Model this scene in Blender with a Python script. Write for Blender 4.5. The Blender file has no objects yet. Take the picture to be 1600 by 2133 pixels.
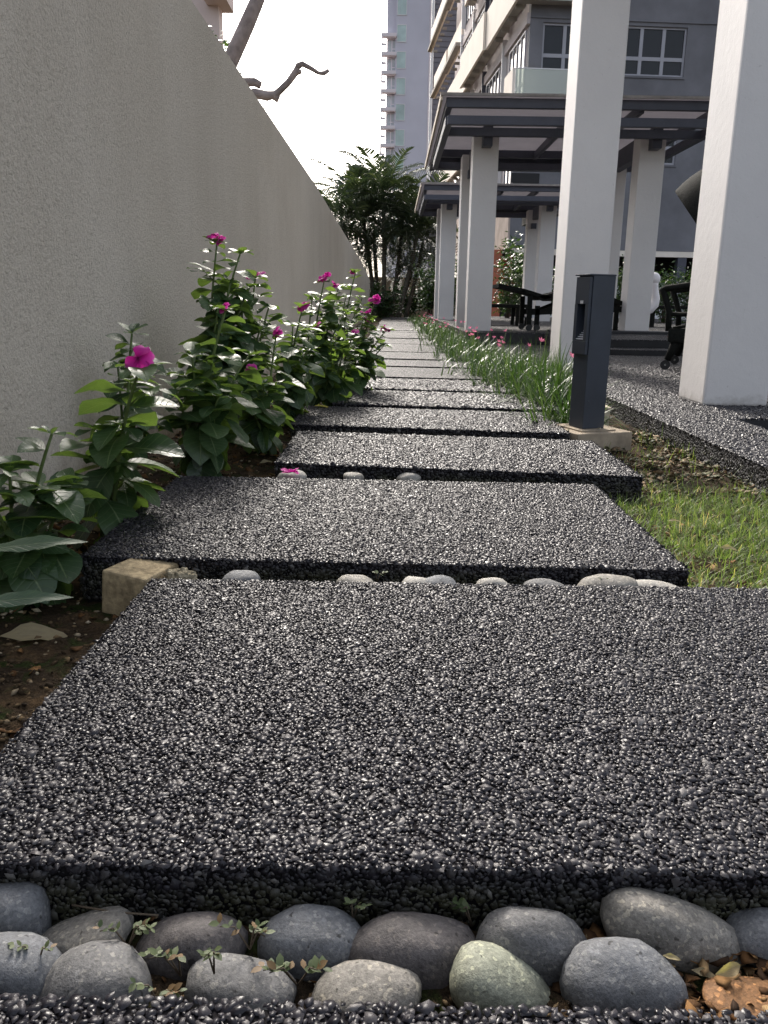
import bpy, bmesh, math, random
import numpy as np
from mathutils import Vector, Matrix, Euler

random.seed(11)
RNG = np.random.default_rng(5)
rad = math.radians
scene = bpy.context.scene
COL = scene.collection

# ------------------------------------------------------------------ camera, world, sun, exposure
F_PX, CX, CY = 1700.0, 800.0, 1066.5
PITCH, YAW, ROLL, CAM_H = rad(14.4), rad(0.45), 0.016, 0.45
_f = Vector((-math.sin(YAW) * math.cos(PITCH), math.cos(YAW) * math.cos(PITCH), -math.sin(PITCH)))
_r = Vector((math.cos(YAW), math.sin(YAW), 0))
_u = _r.cross(_f)
R_AX = math.cos(ROLL) * _r + math.sin(ROLL) * _u
U_AX = -math.sin(ROLL) * _r + math.cos(ROLL) * _u
CAM = Vector((0, 0, CAM_H))
cd = bpy.data.cameras.new('camera')
cd.sensor_fit = 'VERTICAL'
cd.sensor_height = 36.0
cd.lens = F_PX / 2133.0 * 36.0
cd.clip_start, cd.clip_end = 0.02, 3000
cam = bpy.data.objects.new('camera', cd)
COL.objects.link(cam)
cam.matrix_world = Matrix(((R_AX.x, U_AX.x, -_f.x, 0), (R_AX.y, U_AX.y, -_f.y, 0), (R_AX.z, U_AX.z, -_f.z, CAM_H), (0, 0, 0, 1)))
cd.dof.use_dof = False
scene.camera = cam

SUN_EL, SUN_AZ = rad(37), rad(-12)           # azimuth from +Y, negative = to the left
world = bpy.data.worlds.new('World')
scene.world = world
world.use_nodes = True
wn = world.node_tree
bg = wn.nodes['Background']
sky = wn.nodes.new('ShaderNodeTexSky')
sky.sky_type = 'NISHITA'
sky.sun_disc = False
sky.sun_elevation = SUN_EL
sky.sun_rotation = SUN_AZ
sky.air_density = 1.0
sky.dust_density = 6.0
sky.ozone_density = 1.0
hsv = wn.nodes.new('ShaderNodeHueSaturation')      # thin white haze: the sky keeps little colour
hsv.inputs['Saturation'].default_value = 0.45
wn.links.new(sky.outputs[0], hsv.inputs['Color'])
wn.links.new(hsv.outputs[0], bg.inputs[0])
bg.inputs[1].default_value = 0.15
sl = bpy.data.lights.new('sun', 'SUN')
sl.energy = 1.5
sl.angle = rad(10)
sl.color = (1.0, 0.93, 0.84)
sun = bpy.data.objects.new('sun', sl)
COL.objects.link(sun)
sd = Vector((math.sin(SUN_AZ) * math.cos(SUN_EL), math.cos(SUN_AZ) * math.cos(SUN_EL), math.sin(SUN_EL)))
sun.rotation_euler = sd.to_track_quat('Z', 'Y').to_euler()
scene.view_settings.view_transform = 'Standard'
scene.view_settings.look = 'None'
scene.view_settings.gamma = 1.0
scene.view_settings.exposure = 1.22
scene.cycles.use_denoising = True
scene.cycles.max_bounces = 8
scene.cycles.transparent_max_bounces = 16


def at(px, py, Y):
    """point of the photograph's view ray that lies at distance Y along the path"""
    d = _f * F_PX + R_AX * (px - CX) - U_AX * (py - CY)
    return CAM + d * (Y / d.y)


def onz(px, py, z=0.0):
    d = _f * F_PX + R_AX * (px - CX) - U_AX * (py - CY)
    return CAM + d * ((z - CAM_H) / d.z)


# ------------------------------------------------------------------ object helpers
ORIGIN = {}


def thing(name, label, cat, loc=(0, 0, 0), rotz=0.0, group=None, local=False, kind=None):
    o = bpy.data.objects.new(name, None)
    o.empty_display_size = 0.1
    COL.objects.link(o)
    o.location = loc
    o.rotation_euler = (0, 0, rotz)
    if label:
        o['label'] = label
    if cat:
        o['category'] = cat
    if group:
        o['group'] = group
    if kind:
        o['kind'] = kind
    ORIGIN[o.name] = Vector((0, 0, 0)) if local else Vector(loc)
    return o


def tag(o, label=None, cat=None, group=None, kind=None):
    if label:
        o['label'] = label
    if cat:
        o['category'] = cat
    if group:
        o['group'] = group
    if kind:
        o['kind'] = kind
    return o


def link(name, me, mat=None, parent=None, kind=None):
    o = bpy.data.objects.new(name, me)
    COL.objects.link(o)
    if mat is not None and not me.materials:
        me.materials.append(mat)
    if parent is not None:
        o.parent = parent
        ORIGIN[o.name] = ORIGIN.get(parent.name, Vector((0, 0, 0)))
    if kind:
        o['kind'] = kind
    return o


def np_mesh(name, verts, tris, smooth=True, uv=None):
    """mesh from numpy arrays of vertices and triangles (or quads)"""
    verts = np.asarray(verts, dtype=np.float32)
    tris = np.asarray(tris, dtype=np.int32)
    k = tris.shape[1]
    me = bpy.data.meshes.new(name)
    me.vertices.add(len(verts))
    me.vertices.foreach_set('co', verts.ravel())
    me.loops.add(tris.size)
    me.loops.foreach_set('vertex_index', tris.ravel())
    me.polygons.add(len(tris))
    me.polygons.foreach_set('loop_start', np.arange(0, tris.size, k, dtype=np.int32))
    if smooth:
        me.polygons.foreach_set('use_smooth', np.ones(len(tris), dtype=bool))
    me.update(calc_edges=True)
    if uv is not None:
        l = me.uv_layers.new(name='UVMap')
        l.data.foreach_set('uv', np.asarray(uv, dtype=np.float32)[tris.ravel()].ravel())
    return me


class MB:
    """collects shapes; build() links them as one mesh object"""

    def __init__(self):
        self.bm = bmesh.new()

    def box(self, lo, hi, bev=0.0, rot=None, piv=None):
        lo, hi = Vector(lo), Vector(hi)
        c, s = (lo + hi) / 2, hi - lo
        r = bmesh.ops.create_cube(self.bm, size=1.0)
        vs = r['verts']
        bmesh.ops.scale(self.bm, vec=s, verts=vs)
        if bev > 0:
            es = list({e for v in vs for e in v.link_edges})
            rr = bmesh.ops.bevel(self.bm, geom=es, offset=bev, segments=2, affect='EDGES', profile=0.6)
            vs = list({v for f in rr['faces'] for v in f.verts} | {v for v in vs if v.is_valid})
        bmesh.ops.translate(self.bm, vec=c, verts=vs)
        if rot is not None:
            bmesh.ops.rotate(self.bm, cent=Vector(piv) if piv is not None else c, matrix=rot, verts=vs)
        return vs

    def bar(self, a, b, w, h, up=(0, 0, 1), bev=0.0):
        """rectangular bar from a to b"""
        a, b = Vector(a), Vector(b)
        d = (b - a)
        L = d.length
        d.normalize()
        x = d.cross(Vector(up)).normalized()
        y = x.cross(d)
        vs = self.box((-w / 2, 0, -h / 2), (w / 2, L, h / 2), bev)
        M = Matrix(((x.x, d.x, y.x, a.x), (x.y, d.y, y.y, a.y), (x.z, d.z, y.z, a.z), (0, 0, 0, 1)))
        bmesh.ops.transform(self.bm, matrix=M, verts=vs)
        return vs

    def tube(self, pts, radii, n=8, cap=True, squash=None):
        pts = [Vector(p) for p in pts]
        if not hasattr(radii, '__len__'):
            radii = [radii] * len(pts)
        rings = []
        prev = None
        for i, p in enumerate(pts):
            t = (pts[min(i + 1, len(pts) - 1)] - pts[max(i - 1, 0)]).normalized()
            if prev is None:
                ref = Vector((0, 0, 1)) if abs(t.z) < 0.9 else Vector((1, 0, 0))
                x = t.cross(ref).normalized()
            else:
                x = (prev - t * prev.dot(t)).normalized()
            prev = x
            y = t.cross(x)
            rings.append([self.bm.verts.new(p + (x * math.cos(2 * math.pi * k / n) + y * math.sin(2 * math.pi * k / n)) * radii[i]) for k in range(n)])
        for a, b in zip(rings, rings[1:]):
            for k in range(n):
                self.bm.faces.new((a[k], a[(k + 1) % n], b[(k + 1) % n], b[k]))
        if cap:
            self.bm.faces.new(rings[0][::-1])
            self.bm.faces.new(rings[-1])

    def cyl(self, a, b, r, n=20, bev=0):
        self.tube([a, b], [r, r], n)

    def ball(self, c, r, seg=16, scale=(1, 1, 1)):
        rr = bmesh.ops.create_uvsphere(self.bm, u_segments=seg, v_segments=seg // 2 + 2, radius=1.0)
        bmesh.ops.scale(self.bm, vec=Vector(scale) * r, verts=rr['verts'])
        bmesh.ops.translate(self.bm, vec=Vector(c), verts=rr['verts'])
        return rr['verts']

    def quad(self, a, b, c, d):
        self.bm.faces.new([self.bm.verts.new(Vector(p)) for p in (a, b, c, d)])

    def prism(self, poly, axis_vec):
        """extrude polygon (3d points) along a vector"""
        av = Vector(axis_vec)
        v0 = [self.bm.verts.new(Vector(p)) for p in poly]
        v1 = [self.bm.verts.new(Vector(p) + av) for p in poly]
        n = len(poly)
        self.bm.faces.new(v0)
        self.bm.faces.new(v1[::-1])
        for i in range(n):
            self.bm.faces.new((v0[i], v0[(i + 1) % n], v1[(i + 1) % n], v1[i])[::-1])

    def build(self, name, mat, parent=None, smooth=False, kind=None, world_origin=None):
        bmesh.ops.recalc_face_normals(self.bm, faces=self.bm.faces[:])
        me = bpy.data.meshes.new(name)
        o = ORIGIN.get(parent.name, Vector((0, 0, 0))) if parent is not None else (Vector(world_origin) if world_origin is not None else Vector((0, 0, 0)))
        if o.length > 0:
            bmesh.ops.translate(self.bm, vec=-o, verts=self.bm.verts[:])
        self.bm.to_mesh(me)
        self.bm.free()
        if smooth:
            me.polygons.foreach_set('use_smooth', np.ones(len(me.polygons), dtype=bool))
        ob = link(name, me, mat, parent, kind)
        if parent is None and world_origin is not None:
            ob.location = world_origin
        return ob


# ------------------------------------------------------------------ materials
def nodes(name):
    m = bpy.data.materials.new(name)
    m.use_nodes = True
    nt = m.node_tree
    return m, nt, nt.nodes['Principled BSDF'], nt.nodes['Material Output']


def N(nt, typ, **kw):
    n = nt.nodes.new(typ)
    for k, v in kw.items():
        if k in n.inputs:
            n.inputs[k].default_value = v
        else:
            setattr(n, k, v)
    return n


def coords(nt, space='Object'):
    if space == 'World':
        return nt.nodes.new('ShaderNodeNewGeometry').outputs['Position']
    return nt.nodes.new('ShaderNodeTexCoord').outputs[space]


def ramp(nt, src, stops):
    r = nt.nodes.new('ShaderNodeValToRGB')
    el = r.color_ramp.elements
    el[0].position, el[0].color = stops[0][0], (*stops[0][1], 1)
    el[1].position, el[1].color = stops[-1][0], (*stops[-1][1], 1)
    for p, c in stops[1:-1]:
        e = el.new(p)
        e.color = (*c, 1)
    nt.links.new(src, r.inputs[0])
    return r.outputs[0]


def mixc(nt, fac, a, b, mode='MIX'):
    m = nt.nodes.new('ShaderNodeMix')
    m.data_type = 'RGBA'
    m.blend_type = mode
    for sock, val in ((m.inputs[0], fac), (m.inputs[6], a), (m.inputs[7], b)):
        if isinstance(val, (int, float)):
            sock.default_value = val
        elif isinstance(val, (tuple, list)):
            sock.default_value = (*val, 1) if len(val) == 3 else val
        else:
            nt.links.new(val, sock)
    return m.outputs[2]


def noise(nt, co, scale, detail=4, rough=0.55, dist=0.0):
    n = nt.nodes.new('ShaderNodeTexNoise')
    n.inputs['Scale'].default_value = scale
    n.inputs['Detail'].default_value = detail
    n.inputs['Roughness'].default_value = rough
    n.inputs['Distortion'].default_value = dist
    nt.links.new(co, n.inputs['Vector'])
    return n.outputs['Fac']


def bump(nt, bsdf, h, strength, dist, prev=None):
    b = nt.nodes.new('ShaderNodeBump')
    b.inputs['Strength'].default_value = strength
    b.inputs['Distance'].default_value = dist
    nt.links.new(h, b.inputs['Height'])
    if prev is not None:
        nt.links.new(prev, b.inputs['Normal'])
    if bsdf is not None:
        nt.links.new(b.outputs[0], bsdf.inputs['Normal'])
    return b.outputs[0]


def surf(name, col, rough=0.6, var=0.12, vscale=3.0, bscale=0.0, bstr=0.3, bdist=0.002, spec=0.5, metal=0.0, space='World', fine=None):
    """paint, plaster, metal: a colour that varies a little, plus a fine relief"""
    m, nt, b, out = nodes(name)
    co = coords(nt, space)
    n = noise(nt, co, vscale, 6, 0.6)
    lo = tuple(c * (1 - var) for c in col)
    hi = tuple(min(1, c * (1 + var)) for c in col)
    c = ramp(nt, n, [(0.3, lo), (0.7, hi)])
    if fine:
        c = mixc(nt, fine[1], c, ramp(nt, noise(nt, co, fine[0], 3), [(0.35, (0.3, 0.3, 0.3)), (0.65, (1, 1, 1))]), 'MULTIPLY')
    nt.links.new(c, b.inputs['Base Color'])
    b.inputs['Roughness'].default_value = rough
    b.inputs['Metallic'].default_value = metal
    b.inputs['Specular IOR Level'].default_value = spec
    if bscale:
        bump(nt, b, noise(nt, co, bscale, 5, 0.6), bstr, bdist)
    return m


def pebble_bump_mat(name, cell, rough=0.42, spec=0.4):
    """pebble-wash finish where the pebbles are too small to pick apart"""
    m, nt, b, out = nodes(name)
    co = coords(nt, 'World')
    v = nt.nodes.new('ShaderNodeTexVoronoi')
    v.inputs['Scale'].default_value = 1 / cell
    nt.links.new(co, v.inputs['Vector'])
    h = nt.nodes.new('ShaderNodeMath')
    h.operation = 'SUBTRACT'
    h.inputs[0].default_value = 0.7
    nt.links.new(v.outputs['Distance'], h.inputs[1])
    sep = nt.nodes.new('ShaderNodeSeparateColor')
    nt.links.new(v.outputs['Color'], sep.inputs[0])
    c = ramp(nt, sep.outputs[0], [(0.0, (0.003, 0.003, 0.004)), (0.55, (0.018, 0.018, 0.021)), (0.8, (0.07, 0.068, 0.072)), (1.0, (0.30, 0.285, 0.29))])
    c = mixc(nt, 0.5, c, ramp(nt, noise(nt, co, 2.2, 5), [(0.35, (0.45, 0.45, 0.45)), (0.7, (1, 1, 1))]), 'MULTIPLY')
    nt.links.new(c, b.inputs['Base Color'])
    b.inputs['Roughness'].default_value = rough
    b.inputs['Specular IOR Level'].default_value = spec
    bump(nt, b, h.outputs[0], 1.0, cell * 1.3)
    return m


M = {}
# stucco of the left wall: sand texture, faint rain streaks, splash dirt low down
m, nt, b, out = nodes('stucco')
co = coords(nt, 'World')
c = ramp(nt, noise(nt, co, 1.1, 6, 0.6), [(0.3, (0.60, 0.54, 0.455)), (0.7, (0.68, 0.62, 0.535))])
mp = nt.nodes.new('ShaderNodeMapping')
mp.inputs['Scale'].default_value = (1, 5.0, 0.35)
nt.links.new(co, mp.inputs[0])
c = mixc(nt, 0.13, c, ramp(nt, noise(nt, mp.outputs[0], 1.6, 6, 0.65), [(0.35, (0.72, 0.71, 0.69)), (0.6, (1, 1, 1))]), 'MULTIPLY')
sx_ = nt.nodes.new('ShaderNodeSeparateXYZ')
nt.links.new(co, sx_.inputs[0])
ad = nt.nodes.new('ShaderNodeMath')
ad.operation = 'MULTIPLY_ADD'
nt.links.new(noise(nt, co, 6, 6, 0.7), ad.inputs[0])
ad.inputs[1].default_value = 0.30
nt.links.new(sx_.outputs[2], ad.inputs[2])
c = mixc(nt, 1.0, c, ramp(nt, ad.outputs[0], [(0.07, (0.42, 0.36, 0.28)), (0.20, (1, 1, 1))]), 'MULTIPLY')
grit = noise(nt, co, 105, 3, 0.7)
c = mixc(nt, 0.5, c, ramp(nt, grit, [(0.34, (0.50, 0.48, 0.45)), (0.50, (1, 1, 1))]), 'MULTIPLY')
nt.links.new(c, b.inputs['Base Color'])
b.inputs['Roughness'].default_value = 0.9
b.inputs['Specular IOR Level'].default_value = 0.2
n1 = bump(nt, None, noise(nt, co, 95, 4, 0.7), 1.0, 0.008)
bump(nt, b, noise(nt, co, 320, 3, 0.6), 0.6, 0.003, n1)
M['stucco'] = m
m, nt, b, out = nodes('column_paint')
co = coords(nt, 'World')
c = ramp(nt, noise(nt, co, 2.0, 6, 0.6), [(0.3, (0.67, 0.64, 0.625)), (0.7, (0.73, 0.70, 0.68))])
sx_ = nt.nodes.new('ShaderNodeSeparateXYZ')
nt.links.new(co, sx_.inputs[0])
ad = nt.nodes.new('ShaderNodeMath')
ad.operation = 'MULTIPLY_ADD'
nt.links.new(noise(nt, co, 16, 6, 0.7), ad.inputs[0])
ad.inputs[1].default_value = 0.16
nt.links.new(sx_.outputs[2], ad.inputs[2])
c = mixc(nt, 0.6, c, ramp(nt, ad.outputs[0], [(0.075, (0.45, 0.42, 0.38)), (0.13, (1, 1, 1))]), 'MULTIPLY')
c = mixc(nt, 0.5, c, ramp(nt, noise(nt, co, 38, 5, 0.7), [(0.27, (0.6, 0.58, 0.56)), (0.36, (1, 1, 1))]), 'MULTIPLY')
nt.links.new(c, b.inputs['Base Color'])
b.inputs['Roughness'].default_value = 0.6
b.inputs['Specular IOR Level'].default_value = 0.3
n1 = bump(nt, None, noise(nt, co, 26, 3, 0.5), 0.25, 0.006)
bump(nt, b, noise(nt, co, 130, 4, 0.6), 0.35, 0.002, n1)
M['column'] = m
M['slate'] = surf('dark_slate_paint', (0.068, 0.072, 0.098), 0.5, 0.15, 4, 40, 0.12, 0.001)
M['bollard'] = surf('charcoal_powder_coat', (0.034, 0.041, 0.056), 0.45, 0.15, 9, 900, 0.2, 0.0004)
M['louvre'] = surf('grey_louvre_metal', (0.62, 0.63, 0.66), 0.4, 0.05, 9)
M['recess_shade'] = surf('recess_shade_black', (0.008, 0.008, 0.01), 0.6)  # near-black colour stands in for the shade inside openings
M['concrete'] = surf('tan_concrete', (0.33, 0.27, 0.20), 0.85, 0.3, 14, 70, 0.5, 0.004, 0.2)
M['sandstone'] = surf('sandstone', (0.46, 0.36, 0.22), 0.9, 0.3, 22, 160, 0.6, 0.003, 0.2, space='Object', fine=(90, 0.5))
M['coral'] = surf('pitted_rock', (0.42, 0.36, 0.25), 0.9, 0.4, 30, 80, 1.0, 0.006, 0.2, space='Object', fine=(60, 0.6))
M['beige_edge'] = surf('weathered_timber_edge', (0.50, 0.43, 0.35), 0.75, 0.25, 6, 60, 0.3, 0.002)
M['dull_edge'] = surf('dull_grey_edge', (0.30, 0.27, 0.25), 0.7, 0.25, 6)
M['grey_wall'] = surf('grey_facade_paint', (0.20, 0.20, 0.22), 0.8, 0.14, 1.3, 8, 0.2, 0.01, 0.25, fine=(0.9, 0.25))
M['mauve_wall'] = surf('pale_mauve_facade', (0.48, 0.43, 0.43), 0.8, 0.12, 0.8, 8, 0.2, 0.01, 0.25)
M['cream'] = surf('cream_parapet', (0.84, 0.76, 0.67), 0.75, 0.06, 1.2, 8, 0.15, 0.01, 0.25)
M['soffit'] = surf('concrete_soffit', (0.34, 0.32, 0.29), 0.85, 0.2, 1.0, 6, 0.2, 0.01, 0.2)
M['podium'] = surf('stained_pink_concrete', (0.50, 0.41, 0.36), 0.85, 0.22, 0.9, 6, 0.3, 0.01, 0.2, fine=(2.0, 0.35))
M['winframe'] = surf('grey_window_frame', (0.36, 0.36, 0.40), 0.5, 0.05, 2)
M['white_paint'] = surf('white_paint', (0.74, 0.73, 0.74), 0.5, 0.04, 2)
M['terracotta'] = surf('orange_paint', (0.50, 0.16, 0.09), 0.7, 0.1, 2)
M['red_paint'] = surf('red_paint', (0.30, 0.02, 0.02), 0.6, 0.1, 2)
M['tower'] = surf('hazed_lavender_paint', (0.62, 0.61, 0.69), 0.8, 0.06, 0.05, 0, fine=(0.15, 0.2))  # lavender paint made paler in place of air haze
M['tower_pale'] = surf('pale_pink_tower_trim', (0.76, 0.70, 0.73), 0.8, 0.05, 0.1)
M['tiles'] = surf('grey_cladding', (0.19, 0.18, 0.205), 0.8, 0.15, 0.6)
M['pinkblock'] = surf('pale_pink_block', (0.62, 0.52, 0.49), 0.8, 0.06, 0.2)
M['wicker'] = surf('dark_wicker', (0.012, 0.0125, 0.011), 0.85, 0.35, 40, 130, 0.9, 0.004, 0.12)
M['rubber'] = surf('black_rubber', (0.012, 0.012, 0.013), 0.5)
M['chrome'] = surf('axle_metal', (0.55, 0.55, 0.56), 0.25, 0.05, 5, metal=1.0)
M['sculpt'] = surf('white_glazed_sculpture', (0.82, 0.78, 0.79), 0.35, 0.02, 3)
M['bark'] = surf('grey_bark', (0.30, 0.25, 0.235), 0.9, 0.35, 9, 30, 0.7, 0.01, 0.2)
M['palm_trunk'] = surf('palm_trunk', (0.075, 0.065, 0.05), 0.85, 0.35, 6, 20, 0.5, 0.01, 0.2)
M['stem'] = surf('green_stem', (0.12, 0.17, 0.05), 0.6, 0.3, 30, space='Object')
M['twig'] = surf('brown_twig', (0.10, 0.075, 0.05), 0.8, 0.3, 30, space='Object')
M['terrace_dark'] = surf('black_riser', (0.016, 0.016, 0.019), 0.6, 0.3, 8, 200, 0.5, 0.003)
M['pvc'] = surf('beige_pvc', (0.55, 0.47, 0.35), 0.5, 0.1, 10)

M['pebble_far'] = pebble_bump_mat('pebble_wash_far', 0.0085, 0.5, 0.24)
M['pebble_terrace'] = pebble_bump_mat('pebble_wash_terrace', 0.0085, 0.6, 0.15)

# individual pebbles
m, nt, b, out = nodes('black_pebbles')
a = nt.nodes.new('ShaderNodeAttribute')
a.attribute_name = 'tone'
c = ramp(nt, a.outputs['Fac'], [(0.0, (0.010, 0.009, 0.0125)), (0.5, (0.019, 0.0175, 0.023)), (0.8, (0.034, 0.031, 0.037)), (0.95, (0.07, 0.065, 0.068)), (1.0, (0.17, 0.16, 0.155))])
nt.links.new(c, b.inputs['Base Color'])
rr = nt.nodes.new('ShaderNodeMapRange')
rr.inputs['To Min'].default_value = 0.27
rr.inputs['To Max'].default_value = 0.5
nt.links.new(a.outputs['Fac'], rr.inputs[0])
nt.links.new(rr.outputs[0], b.inputs['Roughness'])
b.inputs['Specular IOR Level'].default_value = 0.32
pz = nt.nodes.new('ShaderNodeSeparateXYZ')
nt.links.new(coords(nt, 'World'), pz.inputs[0])
mr = nt.nodes.new('ShaderNodeMapRange')
mr.inputs['From Min'].default_value = -0.012
mr.inputs['From Max'].default_value = -0.035
nt.links.new(pz.outputs[2], mr.inputs[0])
mm = nt.nodes.new('ShaderNodeMath')
mm.operation = 'MULTIPLY'
nt.links.new(mr.outputs[0], mm.inputs[0])
nt.links.new(ramp(nt, noise(nt, coords(nt, 'World'), 14, 5, 0.65), [(0.35, (0, 0, 0)), (0.6, (.8, .8, .8))]), mm.inputs[1])
c = mixc(nt, mm.outputs[0], c, (0.060, 0.060, 0.032))     # algae on the damp lower sides
# worn, dusty patches on the walked surface
dst = ramp(nt, noise(nt, coords(nt, 'World'), 3.5, 6, 0.7), [(0.50, (0, 0, 0)), (0.72, (.14, .14, .14))])
c = mixc(nt, dst, c, (0.085, 0.078, 0.072))
nt.links.new(c, b.inputs['Base Color'])
bump(nt, b, noise(nt, coords(nt, 'World'), 900, 2), 0.25, 0.0006)
M['pebble'] = m
M['slab_core'] = surf('dark_mortar', (0.016, 0.015, 0.016), 1.0, 0.4, 60, spec=0.0)

# soil with moss and ochre patches
m, nt, b, out = nodes('soil')
co = coords(nt, 'World')
c = ramp(nt, noise(nt, co, 9, 8, 0.7), [(0.28, (0.016, 0.011, 0.007)), (0.5, (0.062, 0.042, 0.025)), (0.62, (0.15, 0.095, 0.05)), (0.78, (0.20, 0.11, 0.045))])
c = mixc(nt, ramp(nt, noise(nt, co, 14, 6, 0.65, 0.5), [(0.52, (0, 0, 0)), (0.62, (1, 1, 1))]), c, (0.035, 0.05, 0.012))
c = mixc(nt, 0.7, c, ramp(nt, noise(nt, co, 190, 4, 0.7), [(0.35, (0.25, 0.24, 0.22)), (0.62, (1, 1, 1))]), 'MULTIPLY')
nt.links.new(c, b.inputs['Base Color'])
b.inputs['Roughness'].default_value = 0.95
b.inputs['Specular IOR Level'].default_value = 0.15
n1 = bump(nt, None, noise(nt, co, 60, 6, 0.7), 0.9, 0.012)
bump(nt, b, noise(nt, co, 260, 4, 0.7), 0.7, 0.004, n1)
M['soil'] = m


def attr_mat(name, stops, rough=0.6, trans=0.0, tcol=None, spec=0.4, backcol=None):
    """colour picked from the per-vertex value 'tone'"""
    m, nt, b, out = nodes(name)
    a = nt.nodes.new('ShaderNodeAttribute')
    a.attribute_name = 'tone'
    c = ramp(nt, a.outputs['Fac'], stops)
    nt.links.new(c, b.inputs['Base Color'])
    b.inputs['Roughness'].default_value = rough
    b.inputs['Specular IOR Level'].default_value = spec
    if trans:
        t = nt.nodes.new('ShaderNodeBsdfTranslucent')
        mx = nt.nodes.new('ShaderNodeMixShader')
        mx.inputs[0].default_value = trans
        g = mixc(nt, 1.0, c, tcol or (2.2, 2.4, 1.2), 'MULTIPLY')
        nt.links.new(g, t.inputs[0])
        nt.links.new(b.outputs[0], mx.inputs[1])
        nt.links.new(t.outputs[0], mx.inputs[2])
        nt.links.new(mx.outputs[0], out.inputs[0])
    return m


M['lawn'] = attr_mat('lawn_blades', [(0.0, (0.06, 0.10, 0.025)), (0.5, (0.135, 0.185, 0.055)), (0.75, (0.21, 0.25, 0.09)), (0.85, (0.36, 0.28, 0.14)), (1.0, (0.45, 0.36, 0.22))], 0.5, 0.35)
M['lily'] = attr_mat('lily_blades', [(0.0, (0.018, 0.040, 0.010)), (0.6, (0.04, 0.078, 0.020)), (1.0, (0.085, 0.125, 0.045))], 0.30, 0.25, spec=0.6)
M['shrub'] = attr_mat('shrub_leaves', [(0.0, (0.016, 0.035, 0.010)), (0.6, (0.04, 0.08, 0.02)), (1.0, (0.09, 0.14, 0.04))], 0.3, 0.22, spec=0.6)
M['frond'] = attr_mat('palm_leaflets', [(0.0, (0.022, 0.036, 0.022)), (0.6, (0.045, 0.066, 0.034)), (1.0, (0.10, 0.115, 0.06))], 0.42, 0.14, spec=0.5)
M['dryleaf'] = attr_mat('dry_leaf_litter', [(0.0, (0.035, 0.02, 0.012)), (0.5, (0.15, 0.075, 0.03)), (0.8, (0.28, 0.15, 0.06)), (1.0, (0.36, 0.26, 0.14))], 0.8, 0.1, spec=0.2)
M['gravel'] = attr_mat('soil_crumbs', [(0.0, (0.02, 0.014, 0.009)), (0.5, (0.075, 0.05, 0.028)), (0.85, (0.20, 0.14, 0.075)), (1.0, (0.42, 0.36, 0.26))], 0.9, 0, spec=0.2)
M['weed'] = attr_mat('weed_leaves', [(0.0, (0.05, 0.075, 0.03)), (0.6, (0.10, 0.125, 0.055)), (0.85, (0.15, 0.145, 0.07)), (1.0, (0.17, 0.065, 0.03))], 0.6, 0.2)
M['creeper'] = attr_mat('creeping_weed', [(0.0, (0.035, 0.04, 0.018)), (0.4, (0.085, 0.085, 0.035)), (0.6, (0.14, 0.10, 0.05)), (1.0, (0.24, 0.16, 0.09))], 0.7, 0.15)
M['pinkflower'] = attr_mat('pale_pink_petals', [(0.0, (0.62, 0.17, 0.30)), (1.0, (0.80, 0.33, 0.44))], 0.5, 0.35, (1.2, 1.0, 1.1))


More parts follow.
